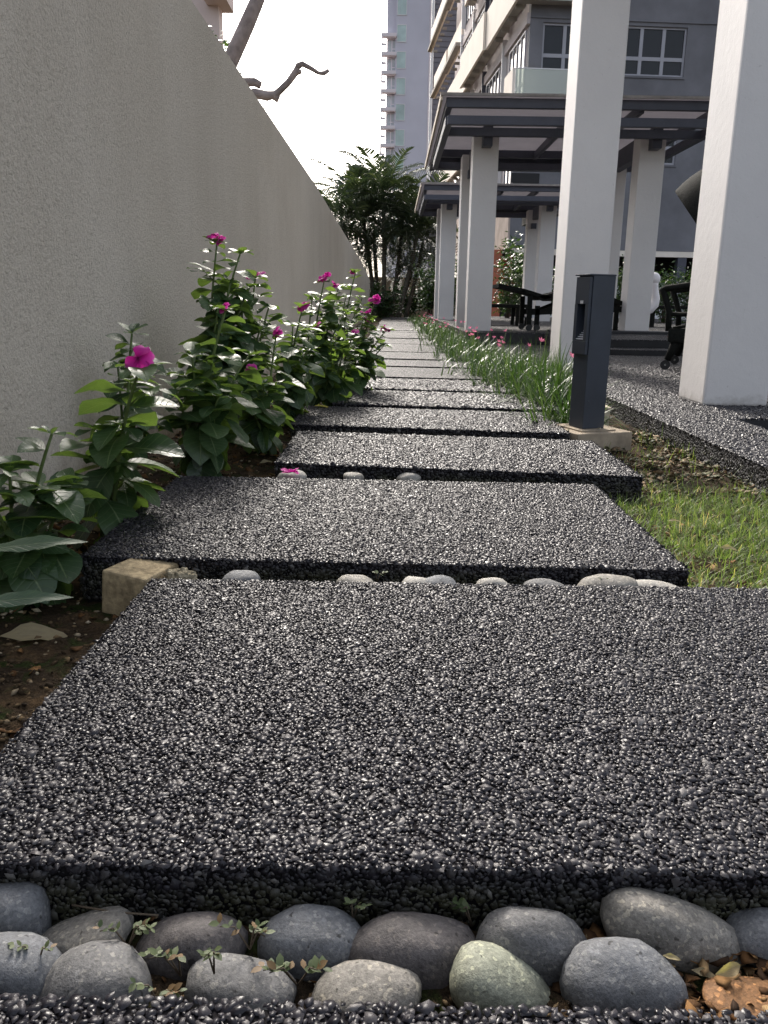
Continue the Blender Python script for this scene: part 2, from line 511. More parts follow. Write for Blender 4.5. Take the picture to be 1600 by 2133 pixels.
def leaf_mat(name, dark, light, under, vein, rough=0.34, wave=9.0):
    """broad leaf: pale midrib, side veins pressed in, lighter matt underside, light passing through"""
    m, nt, b, out = nodes(name)
    uv = nt.nodes.new('ShaderNodeTexCoord').outputs['UV']
    sp = nt.nodes.new('ShaderNodeSeparateXYZ')
    nt.links.new(uv, sp.inputs[0])
    oi = nt.nodes.new('ShaderNodeObjectInfo')
    geo = nt.nodes.new('ShaderNodeNewGeometry')

    def math_(op, a, b_=None):
        n = nt.nodes.new('ShaderNodeMath')
        n.operation = op
        for i, v in enumerate((a, b_)):
            if v is None:
                continue
            if isinstance(v, (int, float)):
                n.inputs[i].default_value = v
            else:
                nt.links.new(v, n.inputs[i])
        return n.outputs[0]
    ax = math_('ABSOLUTE', math_('SUBTRACT', math_('MULTIPLY', sp.outputs[0], 2.0), 1.0))
    rib = math_('SUBTRACT', 1.0, math_('MULTIPLY', ax, 16.0))
    ph = math_('SUBTRACT', math_('MULTIPLY', sp.outputs[1], wave), math_('MULTIPLY', ax, 1.6))
    fr = math_('ABSOLUTE', math_('SUBTRACT', math_('FRACT', ph), 0.5))
    vn = math_('SUBTRACT', 1.0, math_('MULTIPLY', fr, 9.0))
    base = mixc(nt, oi.outputs['Random'], dark, light)
    base = mixc(nt, 0.35, base, ramp(nt, noise(nt, uv, 7, 4), [(0.3, (0.6, 0.6, 0.6)), (0.7, (1.2, 1.2, 1.2))]), 'MULTIPLY')
    cl = nt.nodes.new('ShaderNodeClamp')
    nt.links.new(vn, cl.inputs[0])
    c = mixc(nt, math_('MULTIPLY', cl.outputs[0], 0.16), base, vein)
    cl2 = nt.nodes.new('ShaderNodeClamp')
    nt.links.new(rib, cl2.inputs[0])
    c = mixc(nt, math_('MULTIPLY', cl2.outputs[0], 0.75), c, vein)
    c = mixc(nt, geo.outputs['Backfacing'], c, under)
    nt.links.new(c, b.inputs['Base Color'])
    b.inputs['Roughness'].default_value = rough
    b.inputs['Specular IOR Level'].default_value = 0.55
    hh = math_('ADD', math_('MULTIPLY', cl.outputs[0], -0.6), math_('MULTIPLY', cl2.outputs[0], -1.0))
    bump(nt, b, hh, 0.6, 0.0012)
    t = nt.nodes.new('ShaderNodeBsdfTranslucent')
    nt.links.new(mixc(nt, 1.0, c, (2.1, 2.3, 0.9), 'MULTIPLY'), t.inputs[0])
    mx = nt.nodes.new('ShaderNodeMixShader')
    mx.inputs[0].default_value = 0.3
    nt.links.new(b.outputs[0], mx.inputs[1])
    nt.links.new(t.outputs[0], mx.inputs[2])
    nt.links.new(mx.outputs[0], out.inputs[0])
    return m


M['leaf'] = leaf_mat('periwinkle_leaf', (0.034, 0.070, 0.031), (0.080, 0.138, 0.054), (0.13, 0.19, 0.07), (0.24, 0.30, 0.16), 0.36)
M['weedleaf'] = leaf_mat('sow_thistle_leaf', (0.055, 0.10, 0.055), (0.075, 0.12, 0.06), (0.10, 0.15, 0.08), (0.25, 0.31, 0.18), 0.5, 11)
M['yellowleaf'] = leaf_mat('yellowed_leaf', (0.40, 0.33, 0.06), (0.50, 0.42, 0.10), (0.40, 0.34, 0.10), (0.5, 0.45, 0.2), 0.5)
M['paleleaf'] = leaf_mat('dried_pale_leaf', (0.33, 0.27, 0.16), (0.38, 0.31, 0.18), (0.30, 0.24, 0.14), (0.36, 0.3, 0.2), 0.7)

m, nt, b, out = nodes('magenta_petal')
uv = nt.nodes.new('ShaderNodeTexCoord').outputs['UV']
sp = nt.nodes.new('ShaderNodeSeparateXYZ')
nt.links.new(uv, sp.inputs[0])
c = ramp(nt, sp.outputs[1], [(0.0, (0.16, 0.004, 0.07)), (0.3, (0.46, 0.012, 0.24)), (0.8, (0.62, 0.05, 0.37)), (1.0, (0.70, 0.14, 0.48))])
nt.links.new(c, b.inputs['Base Color'])
b.inputs['Roughness'].default_value = 0.65
b.inputs['Specular IOR Level'].default_value = 0.18
t = nt.nodes.new('ShaderNodeBsdfTranslucent')
nt.links.new(mixc(nt, 1.0, c, (1.0, 1.0, 1.0), 'MULTIPLY'), t.inputs[0])
mx = nt.nodes.new('ShaderNodeMixShader')
mx.inputs[0].default_value = 0.4
nt.links.new(b.outputs[0], mx.inputs[1])
nt.links.new(t.outputs[0], mx.inputs[2])
nt.links.new(mx.outputs[0], out.inputs[0])
M['petal'] = m


def glass_mat(name, tint, refl=0.3, rough=0.05):
    m, nt, b, out = nodes(name)
    tr = nt.nodes.new('ShaderNodeBsdfTransparent')
    tr.inputs[0].default_value = (*tint, 1)
    gl = nt.nodes.new('ShaderNodeBsdfPrincipled')
    gl.inputs['Base Color'].default_value = (*(0.78 * t for t in tint), 1)
    gl.inputs['Roughness'].default_value = rough
    mx = nt.nodes.new('ShaderNodeMixShader')
    mx.inputs[0].default_value = refl
    nt.links.new(tr.outputs[0], mx.inputs[1])
    nt.links.new(gl.outputs[0], mx.inputs[2])
    nt.links.new(mx.outputs[0], out.inputs[0])
    return m


M['glass_green'] = glass_mat('green_balcony_glass', (0.84, 0.88, 0.82), 0.62, 0.25)
m, nt, b, out = nodes('frosted_roof_sheet')
b.inputs['Base Color'].default_value = (0.55, 0.50, 0.50, 1)
b.inputs['Roughness'].default_value = 0.5
nt.links.new(ramp(nt, noise(nt, coords(nt, 'World'), 3, 6, .7), [(.3, (.34, .33, .35)), (.65, (.50, .48, .50))]), b.inputs['Base Color'])
t = nt.nodes.new('ShaderNodeBsdfTranslucent')
t.inputs[0].default_value = (.50, .48, .50, 1)
mx = nt.nodes.new('ShaderNodeMixShader')
mx.inputs[0].default_value = .45
nt.links.new(b.outputs[0], mx.inputs[1])
nt.links.new(t.outputs[0], mx.inputs[2])
nt.links.new(mx.outputs[0], out.inputs[0])
M['glass_roof'] = m
M['pane'] = surf('dark_window_glass', (0.010, 0.012, 0.017), 0.05, 0.2, 1.5, spec=0.28)
M['pane_sky'] = surf('sky_toned_window_glass', (0.16, 0.15, 0.16), 0.05, 0.1, 1.5, spec=1.0)  # sky reflection partly put into a lighter base colour than the other panes
M['pane_green'] = surf('tower_green_glass', (0.42, 0.54, 0.52), 0.15, 0.25, 0.3, spec=0.6)
M['pane_grey'] = surf('tower_grey_glass', (0.40, 0.43, 0.46), 0.15, 0.2, 0.3, spec=0.6)

STONE_COUNT = [0]


def stone_mat(col, speck=0.35):
    STONE_COUNT[0] += 1
    m, nt, b, out = nodes('river_stone_surface')
    co = coords(nt, 'World')
    c = ramp(nt, noise(nt, co, 30, 6, 0.65), [(0.3, tuple(x * 0.75 for x in col)), (0.7, tuple(x * 1.2 for x in col))])
    v = nt.nodes.new('ShaderNodeTexVoronoi')
    v.inputs['Scale'].default_value = 330
    nt.links.new(co, v.inputs['Vector'])
    sp = nt.nodes.new('ShaderNodeSeparateColor')
    nt.links.new(v.outputs['Color'], sp.inputs[0])
    c = mixc(nt, speck, c, ramp(nt, sp.outputs[0], [(0.0, (0.35, 0.35, 0.35)), (0.5, (1, 1, 1)), (0.86, (1.1, 1.1, 1.1)), (0.95, (2.6, 2.5, 2.2))]), 'MULTIPLY')
    # pale scuffs, dark pits, dust low down
    c = mixc(nt, ramp(nt, noise(nt, co, 70, 4, 0.7), [(0.60, (0, 0, 0)), (0.70, (0.55, 0.55, 0.55))]), c, tuple(x * 1.8 for x in col))
    c = mixc(nt, 0.75, c, ramp(nt, noise(nt, co, 140, 2, 0.5, 0.3), [(0.27, (0.15, 0.14, 0.13)), (0.33, (1, 1, 1))]), 'MULTIPLY')
    c = mixc(nt, 0.45, c, ramp(nt, noise(nt, co, 16, 5, 0.7), [(0.35, (0.62, 0.60, 0.56)), (0.65, (1.12, 1.1, 1.06))]), 'MULTIPLY')
    c = mixc(nt, 0.5, c, ramp(nt, noise(nt, co, 420, 3, 0.75), [(0.33, (0.55, 0.55, 0.55)), (0.62, (1.25, 1.25, 1.25))]), 'MULTIPLY')
    nt.links.new(c, b.inputs['Base Color'])
    b.inputs['Roughness'].default_value = 0.68
    b.inputs['Specular IOR Level'].default_value = 0.3
    n1 = bump(nt, None, noise(nt, co, 60, 5, 0.65), 0.45, 0.004)
    bump(nt, b, noise(nt, co, 420, 3, 0.75), 0.6, 0.001, n1)
    return m


M['st_grey'] = stone_mat((0.162, 0.162, 0.165))
M['st_blue'] = stone_mat((0.169, 0.176, 0.189), 0.3)
M['st_brown'] = stone_mat((0.115, 0.105, 0.105), 0.3)
M['st_pale'] = stone_mat((0.284, 0.297, 0.236), 0.4)
M['st_warm'] = stone_mat((0.243, 0.230, 0.209), 0.4)
M['st_white'] = stone_mat((0.365, 0.351, 0.324), 0.3)
M['st_ochre'] = stone_mat((0.26, 0.135, 0.06), 0.6)
from mathutils import noise as mnoise

# ------------------------------------------------------------------ ground, soil, path, terrace
g = MB()
g.quad((-900, -300, -0.12), (900, -300, -0.12), (900, 1500, -0.12), (-900, 1500, -0.12))
g.build('ground', M['soil'], kind='structure')


def soil_h(x, y):
    h = -0.082 + 0.014 * mnoise.noise((x * 9, y * 9, 0)) + 0.008 * mnoise.noise((x * 31, y * 31, 3)) + 0.005 * mnoise.noise((x * 80, y * 80, 7))
    if 0.44 < y < 0.585:
        h += 0.022
    if x < -0.3:
        h += 0.02 * min(1, max(0, (y - 1.6) / 0.8))
    return h


nx, ny = 132, 420
xs = np.linspace(-0.86, 1.12, nx)
ys = np.concatenate([np.linspace(0.25, 4.0, 300, endpoint=False), np.linspace(4.0, 8.0, ny - 300)])
V = np.array([(x, y, soil_h(x, y)) for y in ys for x in xs])
idx = np.arange(nx * ny).reshape(ny, nx)
Q = np.stack([idx[:-1, :-1], idx[:-1, 1:], idx[1:, 1:], idx[1:, :-1]], -1).reshape(-1, 4)
link('soil_bed', np_mesh('soil_bed', V, Q), M['soil'], kind='structure')
g = MB()
g.quad((-0.86, 8.0, -0.07), (1.12, 8.0, -0.07), (1.12, 30, -0.05), (-0.86, 30, -0.05))
g.build('soil_strip', M['soil'], kind='structure')


def pebbles(name, frames, cell, mat, parent, seed, size=1.0):
    """frames: (corner, edge1, edge2, normal) rectangles covered with half-sunk pebbles"""
    rng = np.random.default_rng(seed)
    k = 4
    ang = np.arange(k) * 2 * np.pi / k
    tv = np.concatenate([np.stack([np.cos(ang), np.sin(ang), -0.25 * np.ones(k)], 1),
                         np.stack([0.74 * np.cos(ang + .6), 0.74 * np.sin(ang + .6), 0.66 * np.ones(k)], 1), [[0.08, 0, 0.70]]])
    tf = []
    for i in range(k):
        j = (i + 1) % k
        tf += [(i, j, k + i), (j, k + j, k + i), (k + i, k + j, 2 * k)]
    tf = np.array(tf)
    allv, allf, allt, off = [], [], [], 0
    for c0, e1, e2, n in frames:
        c0, e1, e2, n = (np.array(v, dtype=float) for v in (c0, e1, e2, n))
        L1, L2 = np.linalg.norm(e1), np.linalg.norm(e2)
        n1, n2 = max(1, int(L1 / cell)), max(1, int(L2 / (cell * 0.87)))
        I, J = np.meshgrid(np.arange(n1), np.arange(n2), indexing='ij')
        a = (I + 0.5 * (J % 2) + rng.uniform(-.38, .38, I.shape)).ravel() / n1
        b = (J + 0.5 + rng.uniform(-.38, .38, I.shape)).ravel() / n2
        cnt = len(a)
        a, b = np.clip(a, 0, 1), np.clip(b, 0, 1)
        P = c0 + a[:, None] * e1 + b[:, None] * e2
        rx = cell * np.clip(rng.lognormal(-.36, .32, cnt), .34, 1.4) * size
        ry = rx * rng.uniform(.5, 1.0, cnt)
        rz = rx * rng.uniform(.20, .42, cnt)
        th = rng.uniform(0, 2 * np.pi, cnt)
        T = tv[None] * np.stack([rx, ry, rz], 1)[:, None, :]
        T = T * (1 + rng.uniform(-.38, .38, T.shape))
        # tilt
        t1, t2 = rng.normal(0, .2, cnt), rng.normal(0, .2, cnt)
        x, y, z = T[..., 0], T[..., 1], T[..., 2]
        y, z = y * np.cos(t1)[:, None] - z * np.sin(t1)[:, None], y * np.sin(t1)[:, None] + z * np.cos(t1)[:, None]
        x, z = x * np.cos(t2)[:, None] + z * np.sin(t2)[:, None], -x * np.sin(t2)[:, None] + z * np.cos(t2)[:, None]
        x, y = x * np.cos(th)[:, None] - y * np.sin(th)[:, None], x * np.sin(th)[:, None] + y * np.cos(th)[:, None]
        u1, u2 = e1 / L1, e2 / L2
        W = P[:, None, :] + x[..., None] * u1 + y[..., None] * u2 + (z + rng.uniform(-.10, .08, cnt)[:, None] * cell)[..., None] * n
        allv.append(W.reshape(-1, 3))
        allf.append((tf[None] + (np.arange(cnt) * len(tv))[:, None, None]).reshape(-1, 3) + off)
        allt.append(np.repeat(rng.uniform(0, 1, cnt), len(tv)))
        off += cnt * len(tv)
    me = np_mesh(name, np.concatenate(allv), np.concatenate(allf), False)
    at_ = me.attributes.new('tone', 'FLOAT', 'POINT')
    at_.data.foreach_set('value', np.concatenate(allt).astype(np.float32))
    return link(name, me, mat, parent, kind='stuff')


path = thing('path', None, None, (0, 0, 0), kind='structure')
fy = [0.58, 1.395, 2.26, 3.02] + [onz(906, y).y for y in (845.6, 811.5, 786.5, 763.8, 749, 734, 717, 705.6, 696)]
while fy[-1] < 26.5:
    fy.append(fy[-1] + 0.71)
slabs = [(-0.53, 0.53, -0.22, 0.447, 0.0)]
slabs.append((-0.396, 0.64, 0.58, 1.295, 0.004))
slabs.append((-0.56, 0.535, 1.395, 2.105, -0.008))
xl = [-0.335, -0.385, -0.27, -0.30, -0.33, -0.30, -0.33]
for i, y0 in enumerate(fy[2:-1]):
    y1 = fy[i + 3] - (0.155 if i == 0 else 0.085 + 0.02 * random.random())
    x0 = xl[i] if i < len(xl) else -0.32 + random.uniform(-.02, .02)
    slabs.append((x0, x0 + 1.03 + random.uniform(-.01, .01), y0, y1, -0.055))
SLABS = slabs
for i, (x0, x1, y0, y1, sk) in enumerate(slabs):
    # skew: the right-hand end of the far slabs lies a little nearer
    sh = lambda x: sk * 2 * (x - (x0 + x1) / 2) / (x1 - x0)
    fl, fr, br, bl = (x0, y0 + sh(x0)), (x1, y0 + sh(x1)), (x1, y1 + sh(x1)), (x0, y1 + sh(x0))
    geo_p = i <= 6
    top = -0.0055 if geo_p else 0.0
    dz = random.uniform(-.003, .003) if i > 4 else 0
    b = MB()
    z0 = -0.105
    inset = 0.006 if geo_p else 0
    cs = [(fl[0] + inset, fl[1] + inset), (fr[0] - inset, fr[1] + inset), (br[0] - inset, br[1] - inset), (bl[0] + inset, bl[1] - inset)]
    b.prism([(p[0], p[1], top + dz) for p in cs], (0, 0, z0 - top))
    if not geo_p:
        bmesh.ops.bevel(b.bm, geom=[e for e in b.bm.edges if all(v.co.z > -0.05 for v in e.verts)], offset=0.008, segments=2, affect='EDGES')
    s = b.build('paving_slab', M['slab_core'] if geo_p else M['pebble_far'], path)
    if geo_p:
        e1 = np.array([fr[0] - fl[0], fr[1] - fl[1], 0])
        e2 = np.array([bl[0] - fl[0], bl[1] - fl[1], 0])
        y_from = 0.0
        if i == 0:
            y_from = 0.80          # only its last strip lies in front of the lens
        c0 = np.array([fl[0], fl[1], -0.004]) + e2 * y_from
        fr_ = [(c0, e1, e2 * (1 - y_from), (0, 0, 1))]
        if i > 0:
            fr_.append(((fl[0], fl[1] + 0.003, -0.085), e1, (0, 0, 0.083), (0, -1, 0)))
            fr_.append(((fr[0] - 0.003, fr[1], -0.085), np.array([0, y1 - y0, 0]), (0, 0, 0.083), (1, 0, 0)))
            fr_.append(((fl[0] + 0.003, fl[1], -0.085), np.array([0, y1 - y0, 0]), (0, 0, 0.083), (-1, 0, 0)))
        pebbles('pebble_finish', fr_, (0.0048 if i < 2 else 0.0054 if i < 3 else 0.0070 if i < 5 else 0.0096), M['pebble'], s, 100 + i)

# terrace of the same pebble wash, with a sunken bay, and the raised deck under the pergolas
ter = thing('terrace', None, None, (0, 0, 0), kind='structure')
t = MB()
t.box((1.10, -1.0, -0.118), (1.44, 9.75, 0.0))
ks = t.build('terrace_kerb_strip', M['pebble_terrace'], ter)
pebbles('pebble_finish', [((1.10, 1.9, 0.0), (0.34, 0, 0), (0, 4.7, 0), (0, 0, 1)), ((1.102, 4.2, -0.1), (0, -2.3, 0), (0, 0, 0.1), (-1, 0, 0))], 0.0092, M['pebble'], ks, 140)
t = MB()
t.box((1.44, 3.43, -0.118), (9.0, 8.02, 0.0))
t.box((1.44, -1.0, -0.118), (9.0, 1.5, 0.0))
t.box((1.44, 8.02, -0.118), (1.76, 9.75, 0.0))
tf_ = t.build('terrace_floor', M['pebble_terrace'], ter)
pebbles('pebble_finish', [((1.44, 3.43, 0.0), (0.75, 0, 0), (0, 3.2, 0), (0, 0, 1))], 0.0115, M['pebble'], tf_, 141, 1.05)
t = MB()
t.quad((1.44, 1.5, -0.1), (9, 1.5, -0.1), (9, 3.43, -0.1), (1.44, 3.43, -0.1))
t.build('sunken_bay', M['terrace_dark'], ter)
t = MB()
for (x0, x1, y, z0, z1) in ((1.44, 9, 3.428, -.1, -0.004), (1.765, 8, 7.898, 0.002, 0.046), (1.765, 8, 8.298, 0.052, 0.124), (0.85, 1.76, 9.748, 0.002, 0.124)):
    t.box((x0, y - 0.004, z0), (x1, y, z1))
t.build('dark_riser', M['terrace_dark'], ter)
t = MB()
t.box((1.76, 7.90, -0.118), (8, 8.30, 0.05))
t.build('low_step', M['pebble_terrace'], ter)
t = MB()
t.box((1.76, 8.30, -0.118), (8, 9.95, 0.13))
t.box((0.85, 9.75, -0.118), (1.76, 9.95, 0.13))
t.box((0.85, 9.95, -0.118), (8, 23.0, 0.13))
t.build('deck', M['pebble_terrace'], ter)
t = MB()
t.box((1.9, 9.955, 0.131), (8, 10.35, 0.16), 0.004)
t.build('deck_edge_step', M['terrace_dark'], ter)

# stucco wall along the bed
w = MB()
yz = [(-1.2, 1.63), (3, 1.625), (9, 1.61), (12, 1.545), (20, 1.39), (27.2, 1.13)]
prof = [(y, z) for y, z in yz]
for (ya, za), (yb, zb) in zip(yz, yz[1:]):
    xa, xb = -0.848 + 0.0026 * (ya), -0.848 + 0.0026 * yb
    bmv = [w.bm.verts.new(p) for p in ((xa, ya, -0.13), (xb, yb, -0.13), (xb, yb, zb - .006), (xa, ya, za - .006), (xa - .006, ya, za), (xb - .006, yb, zb), (xa - .25, ya, za), (xb - .25, yb, zb), (xa - .25, ya, -.13), (xb - .25, yb, -.13))]
    for f in ((0, 1, 2, 3), (3, 2, 5, 4), (4, 5, 7, 6), (6, 7, 9, 8)):
        w.bm.faces.new([bmv[i] for i in f])
    if ya < 0:
        w.bm.faces.new([bmv[i] for i in (0, 3, 4, 6, 8)])
    if yb > 27:
        w.bm.faces.new([bmv[i] for i in (1, 2, 5, 7, 9)])
bmesh.ops.remove_doubles(w.bm, verts=w.bm.verts[:], dist=0.0005)
wo = w.build('stucco_wall', M['stucco'])
tag(wo, 'tall grey sand-textured garden wall running along the flower bed', 'wall')

# ------------------------------------------------------------------ white pillars and pergolas


def pillar(x0, x1, y0, y1, z0, z1, label):
    b = MB()
    b.box((x0, y0, z0), (x1, y1, z1), 0.012)
    o = b.build('white_pillar', M['column'], world_origin=((x0 + x1) / 2, (y0 + y1) / 2, z0))
    tag(o, label, 'pillar', 'tall white pillars of the near portico')


pillar(1.475, 1.78, 3.90, 4.25, -0.002, 4.4, 'thick white pillar at right edge, hiding the hooded wicker chair')
pillar(1.215, 1.535, 6.1, 6.47, -0.002, 4.4, 'tall white pillar standing right behind the dark bollard light')


# unseen roof added over those pillars to darken the slabs and terrace at right
pr = thing('added_shade_roof', 'dark flat roof added out of view over the tall white pillars to darken the right side', 'roof', (3.5, 5.5, 4.4))
b = MB()
b.box((0.95, 3.2, 4.402), (6.4, 8.4, 4.56), 0.01)
b.build('shade_roof_slab', M['slate'], pr)
for yy in (3.9, 6.1):  # beams of the added roof
    b = MB()
    b.box((1.79 if yy < 5 else 1.55, yy + .04, 4.12), (6.2, yy + .22, 4.401))
    b.build('beam', M['slate'], pr)


def pergola(y0, label, far):
    P = thing('pergola', label, 'pergola', (2.0, y0, 0.13), 0, 'dark timber pergolas on the deck')
    xL, xR = 0.50, 3.55
    cols = [(0.90, 1.20), (2.85, 3.15)]
    for x0, x1 in cols:
        for cy in (y0 + 0.9, y0 + 2.55):
            b = MB()
            b.box((x0, cy, 0.128), (x1, cy + 0.3, 2.42), 0.008)
            b.build('column', M['column'], P)
        # beam running back through the column heads, its ends sticking out in front
        b = MB()
        xm = (x0 + x1) / 2
        b.box((xm - 0.055, y0 + 0.74, 2.22), (xm + 0.055, y0 + 4.1, 2.45), 0.004)
        b.build('cross_beam', M['slate'], P)
    for k, dy in enumerate((0.06, 0.66, 3.06)):
        b = MB()
        b.box((xL + .04, y0 + dy, 2.31), (xR - .04, y0 + dy + 0.07, 2.40), 0.004)
        b.build('lower_beam', M['slate'], P)
    for k, dy in enumerate((0.06, 3.12, 3.65, 4.3)):
        b = MB()
        b.box((xL + .02, y0 + dy, 2.48), (xR - .02, y0 + dy + 0.07, 2.575), 0.004)
        b.build('upper_beam', M['slate'], P)
    for xx in (xL + 0.02, xR - 0.09):
        b = MB()
        b.box((xx, y0 + 0.132, 2.312), (xx + 0.07, y0 + 3.058, 2.405), 0.004)
        b.build('side_beam', M['slate'], P)
        b = MB()
        b.box((xx + .002, y0 + 0.132, 2.485), (xx + 0.068, y0 + 4.5, 2.573), 0.004)
        b.build('side_beam', M['slate'], P)
    b = MB()
    b.box((xL + .1, y0 + 3.15, 2.576), (xR - .1, y0 + 4.55, 2.584))
    b.build('roof_board', M['slate'], P)
    for xx in (1.95, 2.6):
        b = MB()
        b.box((xx, y0 + 0.14, 2.46), (xx + 0.05, y0 + 3.11, 2.55))
        b.build('rafter', M['slate'], P)
    b = MB()
    b.box((xL - 0.02, y0, 2.585), (xR + 0.02, y0 + 4.65, 2.597))
    b.build('roof_sheet', M['glass_roof'], P)
    for ya, yb in ((0, 2.3), (2.31, 4.65)):
        b = MB()
        b.box((xL - 0.045 - .002 * (ya > 0), y0 + ya, 2.53), (xL - 0.022, y0 + yb, 2.605 - .002 * (ya > 0)))
        b.build('edge_strip', M['beige_edge'], P)
    for xa, xb, dz in ((xL - 0.045, 1.75, 0), (1.752, xR + .02, .005)):
        b = MB()
        b.box((xa, y0 - 0.022, 2.576 - dz), (xb, y0 - 0.002, 2.604 - dz))
        b.build('front_strip', M['dull_edge'], P)
    return P


pergola(9.45, 'large dark pergola with glass roof and beige edge, behind the bollard light', False)
pergola(16.05, 'smaller looking dark pergola beyond, its flat roof meeting the palms', True)


def wall_lamp(c, label):
    t_ = thing('wall_lamp', label, 'lamp', c, 0, 'square black lamps on pergola columns')
    b = MB()
    x, y, z = c
    b.box((x - .055, y - .115, z - .055), (x + .055, y - .012, z + .055), 0.006)
    b.build('lamp_housing', M['slate'], t_)
    b = MB()
    b.box((x - .04, y - .012, z - .04), (x + .04, y, z + .04))
    b.build('mounting_plate', M['slate'], t_)
    b = MB()
    b.cyl((x, y - .063, z - .0565), (x, y - .063, z - .0555), 0.035)
    b.build('lens', M['louvre'], t_)


q = at(979, 365, 12.0)
wall_lamp((1.03, 12.0, q.z), 'black cube lamp high on the shaded back column of the large pergola')
q = at(1083, 471, 18.6)
wall_lamp((2.97, 18.6, q.z), 'small black cube lamp on right rear column of the far pergola')
q = at(911, 467, 18.6)
wall_lamp((1.02, 18.6, q.z), 'half hidden black lamp on left rear column of the far pergola')

# ------------------------------------------------------------------ the grey apartment building (turned a little)
TH = rad(4.2)
BO = (3.74, 26.0, 0.0)
AB = thing('apartment_building', 'grey apartment building with cream balconies and green glass parapets at right', 'building', BO, TH, None, local=True)


def part(name, mat, boxes, parent=AB, bev=0.0):
    b = MB()
    for lo, hi in boxes:
        b.box(lo, hi, bev)
    return b.build(name, mat, parent)


FH, Z0 = 2.85, 5.84
a_cols = [(0.38, 2.33), (2.63, 4.60), (6.4, 8.35)]
z_rows = [(4.57, 5.87), (6.95, 8.25), (9.80, 11.10), (12.65, 13.95)]
bx = []
ae = [0.0] + [v for c in a_cols for v in c] + [14.0]
ze = [2.10] + [v for r in z_rows for v in r] + [16.6]
for i in range(0, len(ze) - 1, 2):                     # full bands between window rows
    bx.append(((0, 0, ze[i]), (14, 0.25, ze[i + 1])))
for (z0, z1) in z_rows:                               # piers between windows
    for i in range(0, len(ae) - 1, 2):
        bx.append(((ae[i], 0, z0), (ae[i + 1], 0.25, z1)))
part('front_wall', M['grey_wall'], bx)
part('drip_ledge', M['grey_wall'], [((0.0, -0.035, z1 + 0.10), (14, -0.002, z1 + 0.14)) for _, z1 in z_rows[1:3]])
for (z0, z1) in z_rows:
    for (a0, a1) in a_cols[:2]:
        fw = 0.055
        w3 = (a1 - a0) / 3
        zm = z0 + (z1 - z0) * 0.36
        f = part('window', M['winframe'], [((a0, 0.06, z0), (a0 + fw, 0.14, z1)), ((a1 - fw, 0.06, z0), (a1, 0.14, z1)),
                                           ((a0 + fw, 0.06, z0), (a1 - fw, 0.14, z0 + fw)), ((a0 + fw, 0.06, z1 - fw), (a1 - fw, 0.14, z1)),
                                           ((a0 + w3 - .05, 0.065, z0 + fw), (a0 + w3 + .05, 0.14, z1 - fw)), ((a0 + 2 * w3 - .05, 0.065, z0 + fw), (a0 + 2 * w3 + .05, 0.14, z1 - fw)),
                                           ((a0 + fw, 0.07, zm - .05), (a1 - fw, 0.135, zm + .05))])
        for k in range(3):
            for (pz0, pz1) in ((z0 + fw, zm - .05), (zm + .05, z1 - fw)):
                part('pane', M['pane'], [((a0 + k * w3 + .04, 0.10, pz0), (a0 + (k + 1) * w3 - .04, 0.115, pz1))], f)
        part('sill', M['grey_wall'], [((a0 - .03, -0.03, z0 - .06), (a1 + .03, 0.05, z0 - .001))], f)
        part('curtain', M['grey_wall'], [((a0 + .08, 0.2, z0), (a0 + .30, 0.22, z1))], f)
        part('curtain', M['grey_wall'], [((a1 - .28, 0.2, z0), (a1 - .1, 0.22, z1))], f)
part('dark_interior', M['recess_shade'], [((0.3, 0.6, 2.2), (13.9, 0.65, 16.5))])  # black sheet standing for unlit rooms
# side wall with its bays
part('side_wall', M['mauve_wall'], [((0.0, 0.25, 2.1), (0.25, 13, 16.6))])
part('far_side_wall', M['mauve_wall'], [((0.9, 13, 3.6), (1.2, 16.2, 16.6)), ((0.9, 16.2, 9.0), (1.2, 22, 16.6)), ((0.25, 13.0, 3.6), (0.9, 13.25, 16.6))])
for k in range(-1, 4):
    z = Z0 + FH * k
    for (b0, b1, nb) in ((0.35, 2.6, 4), (4.2, 6.6, 4), (7.4, 9.2, 3), (10.2, 12.4, 4)):
        f = part('window', M['winframe'], [((-0.05, b0, z + .25), (-0.002, b0 + .06, z + 2.3)), ((-0.05, b1 - .06, z + .25), (-0.002, b1, z + 2.3)),
                                           ((-0.05, b0 + .06, z + 2.24), (-0.002, b1 - .06, z + 2.3)), ((-0.05, b0 + .06, z + .9), (-0.004, b1 - .06, z + .97))]
                 + [((-0.05, b0 + (b1 - b0) * j / nb - .03, z + .25), (-0.003, b0 + (b1 - b0) * j / nb + .03, z + 2.24)) for j in range(1, nb)])
        for j in range(nb):
            part('pane', M['pane_sky'] if b0 < 1 else M['pane'], [((-0.02, b0 + (b1 - b0) * j / nb + .035, z + .25), (-0.006, b0 + (b1 - b0) * (j + 1) / nb - .035, z + 2.24))], f)
    for bb in (3.2, 6.9, 9.6, 12.7):                  # downpipes and fins
        part('fin', M['white_paint'] if bb != 6.9 else M['slate'], [((-0.16, bb, z + .2), (-0.003, bb + .08, z + 2.83))])
    part('head_beam', M['mauve_wall'], [((-0.10, 0.0, z + 2.36), (-0.004, 13, z + 2.64))])


